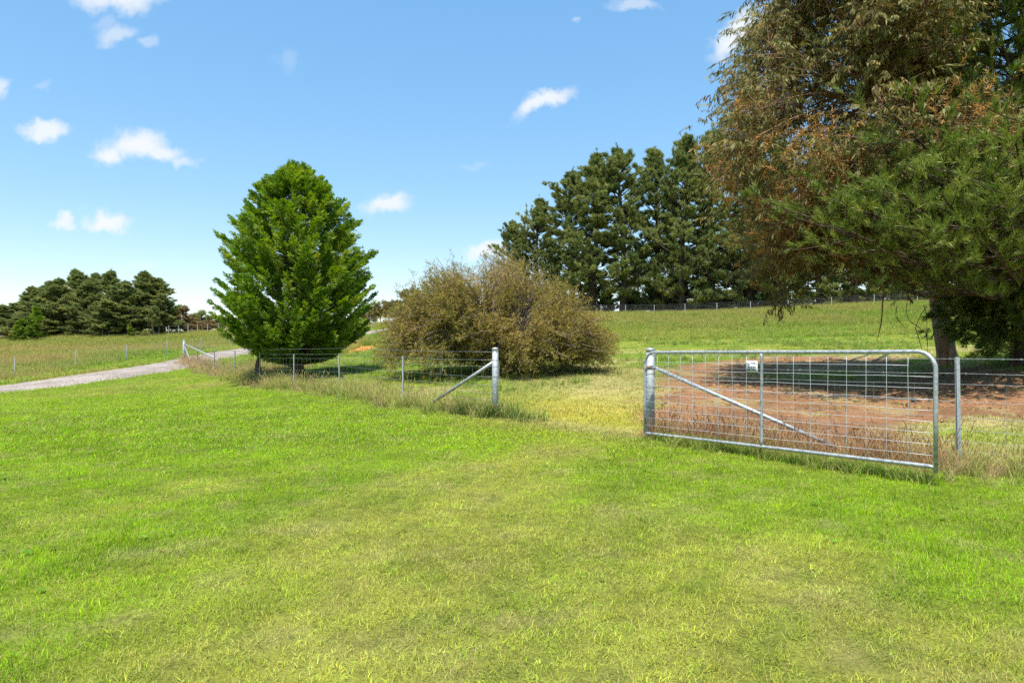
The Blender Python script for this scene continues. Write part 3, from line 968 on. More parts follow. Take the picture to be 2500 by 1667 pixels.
def wire_path(pts, zrel, sag=.012, per=5, wob=.004, seed=0):
    r = np.random.default_rng(seed)
    out = []
    P = [np.array((p[0], p[1], z1(p[0], p[1]) + zrel)) for p in pts]
    for a, b in zip(P[:-1], P[1:]):
        for f in np.linspace(0, 1, per, endpoint=False):
            q = a + (b - a) * f
            q[2] -= sag * 4 * f * (1 - f)
            if f > 0: q += r.normal(0, wob, 3)
            out.append(q)
    out.append(P[-1])
    return np.array(out)


def barb(g, path, step=.17, size=.016, seed=0):
    r = np.random.default_rng(seed)
    L = np.linalg.norm(np.diff(path, axis=0), axis=1); c = np.r_[0, np.cumsum(L)]
    for s in np.arange(.05, c[-1], step):
        s += r.uniform(-.02, .02)
        k = min(max(np.searchsorted(c, s) - 1, 0), len(L) - 1)
        p = path[k] + (path[k + 1] - path[k]) * np.clip((s - c[k]) / L[k], 0, 1)
        for _ in range(2):
            d = unit(r.normal(0, 1, 3))
            g.tube([p - d * size, p + d * size], .0013, 3, False)
        t = unit(path[k + 1] - path[k])
        g.tube([p - t * .008, p + t * .008], .0035, 4, False)


PICKETS = {}


def fence(name_label, pts, heights, wires, barbed, mesh_z, r, per=5, stay_step=.3, strainers=(), picket_scale=1.0, group=None, seed=0, heads=None, wmat=None):
    ro = obj('wire_fence', None, loc=(pts[0][0], pts[0][1], z1(*pts[0])), label=name_label, cat='fence', group=group)
    def loc(p): return (p[0] - ro.location.x, p[1] - ro.location.y, p[2] - ro.location.z)
    ang0 = None
    for i, p in enumerate(pts):
        h = heights[i % len(heights)]
        j = min(i + 1, len(pts) - 1); k = max(i - 1, 0)
        ang = math.atan2(pts[j][1] - pts[k][1], pts[j][0] - pts[k][0])
        base = loc((p[0], p[1], z1(p[0], p[1])))
        if i in strainers:
            continue
        key = round(h, 2)
        if key not in PICKETS: PICKETS[key] = picket_mesh(h)
        o = obj('post', PICKETS[key], ro, loc=base, rotz=ang + R(180))
        o.scale = (picket_scale, picket_scale, 1)
        o.rotation_euler = (random.uniform(-.012, .012), random.uniform(-.02, .02), ang + R(180))
    for i, zr in enumerate(wires):
        path = wire_path(pts, zr, .012 if i else .006, per, .004, seed + i)
        g = Geo(); g.tube(np.array([loc(q) for q in path]), r, 4)
        if i < barbed:
            barb(g, np.array([loc(q) for q in path]), .16, seed=seed + i)
        obj('barbed_wire' if i < barbed else 'wire', g.mesh('wire', wmat or M_WIRE), ro)
    if mesh_z:
        g = Geo(); rr = np.random.default_rng(seed + 77)
        zt, zb = mesh_z
        for a, b in zip(pts[:-1], pts[1:]):
            a = np.array(a); b = np.array(b); L = np.hypot(*(b - a))
            n = int(L / stay_step)
            for k in range(1, n):
                p = a + (b - a) * (k / n); z = z1(*p)
                jx = rr.normal(0, .006, (3, 2))
                q = [loc((p[0] + jx[m][0], p[1] + jx[m][1], z + zz)) for m, zz in enumerate((zt, (zt + zb) / 2, zb))]
                g.tube(q, r * .85, 3, False)
        if g.n:
            obj('stay_wire', g.mesh('stay_wire', wmat or M_WIRE), ro, kind='stuff')
    return ro, loc


def strainer(ro, loc, p, h, r, rings=(), twist=0):
    base = loc((p[0], p[1], z1(*p)))
    s = obj('strainer_post', strainer_mesh(h, r), ro, loc=base)
    obj('cap', cap_mesh(h, r), s)
    for zz in rings:
        o = obj('wire_wrap', RING[r] if r in RING else RING.setdefault(r, ring_mesh(r * 1.03)), s, loc=(0, 0, zz))
        o.rotation_euler = (random.uniform(-.05, .05), random.uniform(-.05, .05), random.uniform(0, 6))
    return s


RING = {}


def stay(ro, loc, a, b, r):
    g = Geo()
    a = np.array(loc(a)); b = np.array(loc(b))
    g.tube([a, a + (b - a) * .5, b], r, 14)
    d = unit(b - a)
    g.tube([a - d * .02, a + d * .035], r * .72, 10)
    return obj('diagonal_stay', g.mesh('diagonal_stay', M_GALV, True), ro)


WZ = [1.205, 1.045, .925, .735, .565, .425, .30, .19]
# left of the opening, out to the drive
ro, loc = fence('long wire fence with steel pickets running from the left gatepost to the drive', FENCE_A, [1.25, 1.06, 1.02, 1.04, 1.1, 1.04, 1.06, 1.06, 1.2],
                [1.20, 1.05, .925, .735, .565, .425, .30], 2, (.925, .10), .0021, 4, .30, strainers=(0, 8), seed=11)
strainer(ro, loc, FENCE_A[0], 1.265, .058, (1.21, 1.05, .925, .735, .565, .44, .425))
strainer(ro, loc, FENCE_A[8], 1.22, .062, (1.1, .9))
stay(ro, loc, (-.36, 12.66, 1.005), (-1.70, 13.93, .10), .030)
pa, pb, pc = FENCE_A[8], FENCE_A[7], FENCE_A[6]
stay(ro, loc, (pa[0], pa[1], z1(*pa) + 1.0), (pa[0] * .45 + pb[0] * .55, pa[1] * .45 + pb[1] * .55, z1(*pb) + .05), .030)
g = Geo(); g.tube([loc((pa[0], pa[1], z1(*pa) + 1.02)), loc((pc[0], pc[1], z1(*pc) + .72))], .028, 8)
obj('long_stay', g.mesh('long_stay', M_POST), ro)
g = Geo(); a = np.linspace(-2.2, 2.2, 9)
g.tube(np.c_[-.075 - .022 * np.cos(a), 0 * a, 1.05 + .022 * np.sin(a)] + np.array(loc((FENCE_A[0][0], FENCE_A[0][1], z1(*FENCE_A[0])))), .005, 6)
obj('gate_latch_eye', g.mesh('gate_latch_eye', M_RUST), ro)

# right of the opening
ro, loc = fence('barbed wire fence with a silver picket behind and right of the open gate', FENCE_B, [1.2, 1.225, 1.2, 1.2, 1.2], WZ, 2, (.925, .04), .0019, 7, .42, strainers=(0,), seed=41)
strainer(ro, loc, POST_R, 1.285, .062, (1.2, 1.04, .92, .735, .565, .43, .30))
stay(ro, loc, (2.09, 9.85, 1.015), (3.98, 8.22, .10), .027)

# beyond the drive, and on the two crests
fence('row of steel pickets and wire beyond the gravel drive', FENCE_C, [1.05, 1.08], [1.03, .88, .70, .50, .30], 0, None, .003, 2, strainers=(), picket_scale=1.25, seed=61, wmat=M_WIRE_FAR)
far_pts = [P2(330, 70), P2(365, 70.5), P2(388, 71), P2(412, 71.5), P2(436, 72), P2(459, 72.6), P2(482, 73.3), P2(507, 74), P2(533, 75), P2(560, 76), P2(590, 77.5), P2(625, 79)]
fence('low fence on the skyline in front of the russet trees', far_pts, [1.05], [1.0, .7, .4], 0, None, .004, 2, picket_scale=1.3, seed=71, wmat=M_WIRE_FAR)
hill_pts = [P2(1395, 81), P2(1467, 79.5), P2(1527, 78.8), P2(1597, 78), P2(1672, 77.2), P2(1750, 76.6), P2(1832.5, 76), P2(1924, 75.5), P2(2030, 75), P2(2134, 74.3), P2(2240, 73.8), P2(2350, 73.3), P2(2470, 73), P2(2600, 73)]
fence('pale post and mesh fence along the hilltop below the tall pines', hill_pts, [1.10, 1.14, 1.1], [1.08, .92, .78, .64, .5, .36, .22], 0, (1.0, .1), .004, 2, 1.1, picket_scale=1.5, seed=81, wmat=M_WIRE_FAR)

# chain hanging on the left gatepost
def build_chain():
    p = FENCE_A[0]
    ro = obj('gate_chain', None, loc=(p[0] + .062, p[1] - .035, z1(*p) + .66), label='steel chain hanging down the right side of the left gatepost', cat='chain')
    a = np.linspace(0, 2 * pi, 13)
    g = Geo(); g.tube(np.c_[np.cos(a) * .009, 0 * a, np.sin(a) * .016], .0028, 5, False)
    lk = g.mesh('link', M_GALV, True)
    for k in range(15):
        o = obj('link', lk, ro, loc=(.008 + .004 * math.sin(k * .8), .002 * (k % 2), .025 * k), rotz=R(90 * (k % 2) + random.uniform(-25, 25)))
        o.rotation_euler.x = random.uniform(-.15, .15)


build_chain()

# ------------------------------------------------------------------ the open gate
def build_gate():
    hx, hy = GATE_H; fx, fy = GATE_F
    L = math.hypot(fx - hx, fy - hy)
    z_bh, z_bf, z_th, z_tf = .092, .185, 1.245, 1.300
    ro = obj('farm_gate', None, loc=(hx, hy, 0), rotz=math.atan2(fy - hy, fx - hx), label='open galvanised tube farm gate with wire mesh and small white sign', cat='gate')
    def zb(u): return z_bh + (z_bf - z_bh) * u / L
    def zt(u): return z_th + (z_tf - z_th) * u / L
    r = .0205; Rc = .17
    arc = np.linspace(0, pi / 2, 8)
    pts = [(0, 0, zb(0) - .012), (0, 0, .5), (0, 0, zt(0) - Rc)]
    pts += [(Rc - Rc * math.cos(t), 0, zt(0) - Rc + Rc * math.sin(t)) for t in arc[1:]]
    for u in np.linspace(Rc, L - Rc, 8)[1:-1]: pts.append((u, 0, zt(u)))
    pts += [(L - Rc + Rc * math.sin(t), 0, zt(L) - Rc + Rc * math.cos(t)) for t in arc]
    pts += [(L, 0, .7), (L, 0, zb(L) - .055)]
    g = Geo(); g.tube(pts, r, 14)
    obj('frame', g.mesh('frame', M_GALV, True), ro)
    g = Geo()
    g.tube([(.0, 0, zb(0)), (.05, 0, zb(0)), (L * .5, 0, zb(L * .5)), (L - .06, 0, zb(L)), (L - .015, 0, zb(L) - .004)], [r, r, r, r, r * .95], 14)
    obj('bottom_rail', g.mesh('bottom_rail', M_GALV, True), ro)
    um = L * (.062 + .0545 * 8)
    g = Geo(); g.tube([(um, 0, zb(um) + .015), (um, 0, zb(um) + .06), (um, 0, .7), (um, 0, zt(um) - .06), (um, 0, zt(um) - .018)], [.019, .0165, .0165, .0165, .021], 12)
    obj('upright', g.mesh('upright', M_GALV, True), ro)
    wob = np.random.default_rng(5)
    for k in range(17):
        if k == 8: continue
        u = L * (.062 + .0545 * k)
        g = Geo()
        zz = np.linspace(zb(u), zt(u), 7)
        g.tube(np.c_[u + wob.normal(0, .0025, 7), np.full(7, -.004), zz], .0025, 5)
        obj('mesh_wire', g.mesh('mesh_wire', M_GWIRE), ro)
    for k in range(10):
        us = np.linspace(0 if k > 1 else L * .062, L if k > 1 else L * .934, 14)
        dz = .026 + .111 * k
        zz = np.array([zt(u) - dz * (zt(u) - zb(u)) / 1.135 for u in us]) + np.r_[0, wob.normal(0, .0025, 12), 0]
        g = Geo(); g.tube(np.c_[us, np.full(14, .0005), zz], .0025, 5)
        obj('mesh_wire', g.mesh('mesh_wire', M_GWIRE), ro)
    # hinge: strap round the post, rusty pin
    g = Geo(); g.box((.03, .075, 1.015), (.055, .17, .045)); g.box((.0, .02, 1.015), (.056, .06, .05))
    obj('hinge_strap', g.mesh('hinge_strap', M_GALV), ro)
    g = Geo(); g.tube([(.052, -.02, 1.03), (.06, .0, 1.035), (.075, .05, 1.03)], [.016, .018, .012], 8); g.tube([(.02, .0, .965), (.02, 0, 1.06)], .012, 8)
    obj('hinge_pin', g.mesh('hinge_pin', M_RUST), ro)
    # sign
    m, n, l, out = new_mat('sign_plastic'); b = pbr(n, .4, .4); b.inputs['Base Color'].default_value = (.74, .75, .76, 1); l(b.outputs[0], out.inputs[0])
    mt, n, l, out = new_mat('sign_print'); b = pbr(n, .6, .3); b.inputs['Base Color'].default_value = (.025, .028, .045, 1); l(b.outputs[0], out.inputs[0])
    su = L * .4642; sw, sh, rc = .164, .134, .014; zc = 1.097
    c = [(sx * (sw / 2 - rc) + rc * math.cos(t), sz * (sh / 2 - rc) + rc * math.sin(t)) for (sx, sz, t0) in ((1, 1, 0), (-1, 1, 90), (-1, -1, 180), (1, -1, 270)) for t in (R(t0), R(t0 + 30), R(t0 + 60), R(t0 + 90))]
    k = len(c)
    v = [(x, -.0015, z) for x, z in c] + [(x, .0015, z) for x, z in c] + [(0, -.0015, 0), (0, .0015, 0)]
    q = [(i, (i + 1) % k, k + (i + 1) % k, k + i) for i in range(k)]
    t = [(i, 2 * k, (i + 1) % k) for i in range(k)] + [(k + i, k + (i + 1) % k, 2 * k + 1) for i in range(k)]
    s = obj('sign', mesh_np('sign', np.array(v), [np.array(q), np.array(t)], None, m), ro, loc=(su, -.0115, zc), label='small white sign asking to shut the gate')
    def text(body, size, x, z, align='CENTER', extra=0):
        cu = bpy.data.curves.new('lettering', 'FONT'); cu.body = body; cu.size = size; cu.align_x = align; cu.extrude = .0003; cu.offset = extra; cu.resolution_u = 3
        to = bpy.data.objects.new('tmp', cu); COL.objects.link(to)
        me = bpy.data.meshes.new_from_object(to.evaluated_get(bpy.context.evaluated_depsgraph_get()))
        COL.objects.unlink(to); bpy.data.objects.remove(to)
        me.materials.clear(); me.materials.append(mt)
        o = obj('lettering', me, s, loc=(x, -.0022, z)); o.rotation_euler = (R(90), 0, 0)
        return o
    text('Shut the', .033, 0, -.020, extra=.0013)
    text('gate mate!', .033, 0, -.049, extra=.0013)
    text('WHITES', .019, .018, .032, extra=.0012)
    g = Geo()
    g.add([(-.039, -.0022, .045), (-.028, -.0022, .030), (-.034, -.0022, .024), (-.039, -.0022, .012), (-.044, -.0022, .024), (-.050, -.0022, .030)], None, [(0, 2, 1), (0, 3, 2), (0, 4, 3), (0, 5, 4)])
    obj('emblem', g.mesh('emblem', mt), s)


build_gate()

# ------------------------------------------------------------------ trees
def needle_brush(n, ln, w, spread=(35, 70), base=.65, seed=0):
    """a shoot along +Y of length 1 with n needles, one triangle each"""
    r = np.random.default_rng(seed)
    s = r.uniform(0, 1, n) ** .8 * base
    a = r.uniform(0, 2 * pi, n); e = np.radians(r.uniform(*spread, n)) * (1 - .35 * s)
    d = np.c_[np.sin(e) * np.cos(a), np.cos(e), np.sin(e) * np.sin(a)]
    p = np.c_[0 * s, s, 0 * s]
    side = unit(np.cross(d, r.normal(0, 1, (n, 3))))
    L = ln * r.uniform(.75, 1.15, n)[:, None]
    v = np.stack([p - side * w / 2, p + side * w / 2, p + d * L], 1).reshape(-1, 3)
    return v, np.arange(n * 3).reshape(-1, 3)


def frond(n, seed=0):
    """flat feathery cypress spray along +Y"""
    r = np.random.default_rng(seed)
    V = []; T = []; k = 0
    for i in range(n):
        f = (i + .5) / n
        side = 1 if i % 2 else -1
        L = (.46 * (1 - f) ** .7 + .10) * r.uniform(.7, 1.2)
        ang = R(34 + r.uniform(-12, 12))
        d = np.array((side * math.sin(ang), math.cos(ang), r.normal(0, .18))); d /= np.linalg.norm(d)
        p = np.array((0, f * .82, -.10 * f * f + r.normal(0, .012)))
        w = .060 * r.uniform(.7, 1.2)
        nz = np.array((r.normal(0, .4), r.normal(0, .4), 1)); nz /= np.linalg.norm(nz)
        s = np.cross(d, nz) * w
        V += [p, p + d * L * .5 + s, p + d * L, p + d * L * .5 - s]
        T += [(k, k + 1, k + 2), (k, k + 2, k + 3)]; k += 4
    V += [(-.03, .6, 0), (.03, .6, 0), (0, 1.05, -.12)]; T.append((k, k + 1, k + 2)); k += 3
    return np.array(V, float), np.array(T)


def hanging_leaves(n, ln, w, span=.35, seed=0):
    """a drooping twig (down -Z... along +Y with leaves falling toward -Z) of lance leaves"""
    r = np.random.default_rng(seed)
    V = []; T = []; k = 0
    for i in range(n):
        f = (i + .5) / n
        p = np.array((r.normal(0, .02), f * span, -.25 * span * f * f * 2))
        d = np.array((r.normal(0, .45), r.normal(.25, .4), -1.0)); d /= np.linalg.norm(d)
        s = np.cross(d, r.normal(0, 1, 3)); s /= np.linalg.norm(s)
        L = ln * r.uniform(.7, 1.25); W = w * r.uniform(.8, 1.2); c = np.cross(s, d) * L * r.uniform(-.12, .12)
        V += [p, p + d * L * .42 + s * W / 2 + c, p + d * L * .48 - s * W / 2 + c, p + d * L]
        T += [(k, k + 1, k + 2), (k + 1, k + 3, k + 2)]; k += 4
    return np.array(V, float), np.array(T)


def leafy_sprig(n, ln, w, spread=50, seed=0):
    """upright sprig along +Y with small narrow leaves, one triangle each"""
    r = np.random.default_rng(seed)
    s = (np.arange(n) + .5) / n
    a = np.arange(n) * 2.4; e = np.radians(r.uniform(spread * .6, spread * 1.3, n))
    d = np.c_[np.sin(e) * np.cos(a), np.cos(e), np.sin(e) * np.sin(a)]
    p = np.c_[0 * s, s, .06 * np.sin(s * 5)]
    side = unit(np.cross(d, r.normal(0, 1, (n, 3))))
    v = np.stack([p - side * w / 2, p + side * w / 2, p + d * ln * r.uniform(.7, 1.2, n)[:, None]], 1).reshape(-1, 3)
    return v, np.arange(n * 3).reshape(-1, 3)


def curve_to(a, b, bend, n=5):
    t = np.linspace(0, 1, n)[:, None]
    a = np.array(a, float); b = np.array(b, float)
    return a * (1 - t) + b * t + np.array(bend) * (4 * t * (1 - t))


def interp(path, t):
    t = np.clip(np.asarray(t, float), 0, 1) * (len(path) - 1)
    i = np.minimum(t.astype(int), len(path) - 2); f = (t - i)[..., None]
    return path[i] * (1 - f) + path[i + 1] * f


def plant_tree(name, label, cat, loc, trunk, crown, tmat, cmat, group=None, rotz=0, scale=1.0, cname='crown'):
    ro = obj(name, None, loc=loc, rotz=rotz, scale=scale, label=label, cat=cat, group=group)
    tm = trunk.mesh('trunk', tmat, True); cm = crown.mesh(cname, cmat)
    obj('trunk', tm, ro); obj(cname, cm, ro, kind='stuff')
    return ro, tm, cm


def copy_tree(tm, cm, name, label, cat, loc, group, rotz, scale, cname='crown'):
    ro = obj(name, None, loc=loc, rotz=rotz, scale=scale, label=label, cat=cat, group=group)
    obj('trunk', tm, ro); obj(cname, cm, ro, kind='stuff')
    return ro


def on_ground(px, d, dz=-.05):
    x, y = P2(px, d)
    return (x, y, z1(x, y) + dz)


# --- the bushy cypress on the left
def build_cypress():
    r = np.random.default_rng(21)
    tr = Geo(); cr = Geo()
    prof_z = [.55, .72, 1.2, 1.7, 2.7, 3.7, 4.8, 5.4, 6.1, 6.7, 7.15, 7.6]
    prof_r = [.5, 1.15, 1.85, 2.25, 2.46, 2.44, 2.28, 2.02, 1.66, 1.18, .74, .12]
    tr.tube([(0, 0, -.3), (0.02, 0, .1), (0, .02, .6), (.05, 0, 2), (.02, .03, 4.5), (.15, 0, 7.1)], [.30, .235, .20, .15, .09, .02], 10)
    for a, b, c in (((-.05, -.05, .35), (-.75, -.4, 1.1), .07), ((.05, -.05, .4), (.62, -.5, 1.15), .08), ((0, .05, .45), (.3, .8, 1.3), .07)):
        tr.tube(curve_to(a, b, (0, 0, -.12)), [c, c * .9, c * .8, c * .6, c * .4], 7)
    fr = [frond(10, s) for s in range(5)]
    POS = [[] for _ in fr]; DIR = [[] for _ in fr]; UP = [[] for _ in fr]; SC = [[] for _ in fr]; RN = [[] for _ in fr]
    nl = 800
    for i in range(nl):
        z = r.uniform(0, 1)
        zt = .62 + (7.55 - .62) * (1 - (1 - z) ** 1.0)
        az = i * 2.39996 + r.normal(0, .25)
        R0 = np.interp(zt, prof_z, prof_r)
        lump = .80 + .33 * float(vnoise(np.array([az * 1.6 + 7]), np.array([zt * 1.15]), 8)[0])
        lead = r.uniform(0, 1) < .20 and zt > 2.0
        rad = R0 * lump * (r.uniform(.86, 1.02) if not lead else r.uniform(1.04, 1.15))
        if r.uniform() < .34: rad *= r.uniform(.55, .9)
        tip = np.array((math.cos(az) * rad, math.sin(az) * rad, zt))
        rise = (.30 + .70 * rad) * (1.1 if lead else 1)
        root = np.array((tip[0] * .06, tip[1] * .06, max(.45, zt - rise * (.70 if zt > 1.6 else .22))))
        path = curve_to(root, tip, (0, 0, -.10 * rad), 7)
        tr.tube(path, np.linspace(.035 * (1 - zt / 9), .006, 7), 4, False)
        nb = int(13 + 10 * rad)
        t = r.uniform(0, 1, nb) ** .55 * .62 + .38
        t[:3] = (.99, .95, .9)
        p = interp(path, t)
        d0 = unit(path[-1] - path[-3])
        lat = unit(np.cross(d0, (0, 0, 1)))
        sgn = r.choice((-1, 1), nb)
        spread = r.uniform(.25, 1.0, nb) * (1 - .7 * (t > .93))
        df = unit(d0 * np.array((1, 1, .55)))
        dd = unit(df + lat * (sgn * spread)[:, None] + np.array((0, 0, 1)) * r.normal(.10, .22, nb)[:, None])
        out = unit(np.array((tip[0], tip[1], 0))) * .95 + np.array((0, 0, .75))
        up = unit(out + r.normal(0, .30, (nb, 3)))
        s = r.uniform(.22, .36, nb) * (1.1 if not lead else 1.0)
        tone = np.clip(r.normal(.54, .15) + r.normal(0, .13, nb), 0, .93)
        if r.uniform() < .03: tone[:2] = 1.0
        for k in range(nb):
            q = r.integers(0, 5)
            POS[q].append(p[k]); DIR[q].append(dd[k]); UP[q].append(up[k]); SC[q].append(s[k]); RN[q].append(tone[k])
    for q in range(5):
        cr.copies(fr[q], np.array(POS[q]), frames(np.array(DIR[q]), np.array(UP[q])), np.array(SC[q]), np.array(RN[q]))
    x, y, z = gp(719, 919)
    x, y = P2(726, 24.0)
    plant_tree('cypress_tree', 'dense bright green bushy cypress tree behind the left fence', 'tree', (x, y, z1(x, y)), tr, cr, M_BARK_CYP, M_CYP, scale=(1.0, 1.0, .985))


build_cypress()


# --- dead stem standing under the cypress
def build_dead_stem():
    g = Geo(); r = np.random.default_rng(3)
    p = on_ground(631, 23.9, -.1)
    n = 9
    zz = np.linspace(0, .95, n)
    g.tube(np.c_[.02 * np.sin(zz * 7), .02 * np.cos(zz * 5), zz], [.17, .16, .145, .14, .12, .11, .085, .07, .05], 9)
    for k in range(5):
        a = r.uniform(0, 6.28); z = r.uniform(.35, .85)
        g.tube(curve_to((0, 0, z), (.26 * math.cos(a), .26 * math.sin(a), z + r.uniform(-.12, .18)), (0, 0, .03)), [.02, .016, .012, .008, .004], 5)
    me = g.mesh('dead_stem', M_BARK_CYP)
    obj('dead_stem', me, loc=p, label='short brown dead stem standing at the left edge of the cypress shade', cat='stump')


build_dead_stem()


# --- the big brown shrub
def build_shrub():
    r = np.random.default_rng(33)
    tr = Geo(); cr = Geo()
    sp = [leafy_sprig(7, .36, .13, 55, s) for s in range(4)]
    ang = np.linspace(-1, 1, 11)
    # half-outline of the dome seen from the lawn: x -> top height
    ox = np.array([-3.85, -3.6, -3.1, -2.7, -2.0, -1.0, -.2, .7, 1.5, 2.4, 3.1, 3.55, 3.8])
    oz = np.array([.9, 1.9, 2.5, 2.9, 3.6, 3.95, 3.95, 3.7, 3.2, 2.6, 1.9, 1.2, .6])
    P = [[] for _ in sp]; D = [[] for _ in sp]; S = [[] for _ in sp]; T = [[] for _ in sp]
    stems = []
    for k in range(15):
        a = r.uniform(0, 2 * pi); b = r.uniform(.2, 1.0)
        e = np.array((math.cos(a) * 1.6 * b, math.sin(a) * 1.3 * b, r.uniform(1.0, 2.4)))
        path = curve_to((r.normal(.1, .15), r.normal(0, .15), -.2), e, (e[0] * .15, e[1] * .15, -.1), 7)
        tr.tube(path, np.linspace(.085, .035, 7) * r.uniform(.6, 1.1), 6)
        stems.append(path)
    # the heavy leaning limb seen through the middle
    path = curve_to((.25, -.2, .2), (-.35, -.9, 2.6), (.3, -.1, .1), 8); tr.tube(path, np.linspace(.12, .045, 8), 7); stems.append(path)
    path = curve_to((.3, -.1, 1.0), (-1.5, -1.6, 1.25), (.1, 0, .35), 8); tr.tube(path, np.linspace(.07, .025, 8), 6); stems.append(path)
    nt = 0
    while nt < 1300:
        x = r.uniform(-3.9, 3.8); y = r.uniform(-3.1, 2.6)
        top = np.interp(x, ox, oz)
        f = 1 - (abs(y) / 3.1) ** 2.2
        w = 1 - (x / 3.95) ** 2
        if f <= 0.02 or (y / 3.1) ** 2 + (x / 3.95) ** 2 > 1: continue
        zmax = top * f ** .5 * (.85 + .24 * float(vnoise(np.array([x * 1.15]), np.array([y * 1.15]), 4)[0]))
        z = max(.10, zmax * r.uniform(0, 1) ** .46)
        if nt % 6 == 0 and y < .8: z = min(z, r.uniform(.12, .9))
        v = float(vnoise(np.array([x * 1.1 + 3]), np.array([z * 1.1 + y * .5]), 17)[0])
        if v < .30: continue
        e = np.array((x, y, z))
        st = stems[min(range(len(stems)), key=lambda q: np.linalg.norm(stems[q][-1] - e * .6) + r.uniform(0, .6))]
        s0 = interp(st, np.array([r.uniform(.35, 1)]))[0]
        path = curve_to(s0, e, (r.normal(0, .12), r.normal(0, .12), .12 + .05 * np.linalg.norm(e - s0)), 6)
        tr.tube(path, np.linspace(.020, .006, 6), 3, False)
        nt += 1
        sparse = z > 2.7 and -2.2 < x < 1.6
        d0 = unit(e - s0)
        ntw = 6
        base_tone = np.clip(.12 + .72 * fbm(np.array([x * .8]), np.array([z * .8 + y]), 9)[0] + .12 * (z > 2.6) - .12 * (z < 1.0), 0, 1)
        for m in range(ntw):
            t0 = r.uniform(.55, 1)
            p0 = interp(path, np.array([t0]))[0]
            dd = unit(d0 + r.normal(0, .55, 3) + np.array((0, 0, .25)))
            L = r.uniform(.25, .55)
            p1 = p0 + dd * L + np.array((0, 0, -.04))
            tr.tube([p0, (p0 + p1) / 2 + r.normal(0, .02, 3), p1], [.005, .0035, .002], 3, False)
            ns = 4 if sparse else 8
            for q in range(ns):
                f2 = r.uniform(.15, 1.0)
                i = r.integers(0, 4)
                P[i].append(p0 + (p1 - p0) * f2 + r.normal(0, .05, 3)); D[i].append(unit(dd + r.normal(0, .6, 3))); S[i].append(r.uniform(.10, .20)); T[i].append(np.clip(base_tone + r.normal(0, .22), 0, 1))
    for i in range(4):
        cr.copies(sp[i], np.array(P[i]), frames(np.array(D[i])), np.array(S[i]), np.array(T[i]))
    x, y = P2(1212, 22.0)
    print('shrub tris', sum(len(t) for t in cr.t), sum(len(t) * 2 for t in tr.q))
    plant_tree('brown_shrub', 'wide olive brown twiggy shrub behind the opening', 'shrub', (x, y, z1(x, y)), tr, cr, M_TWIG, M_SHRUB, cname='foliage')


build_shrub()


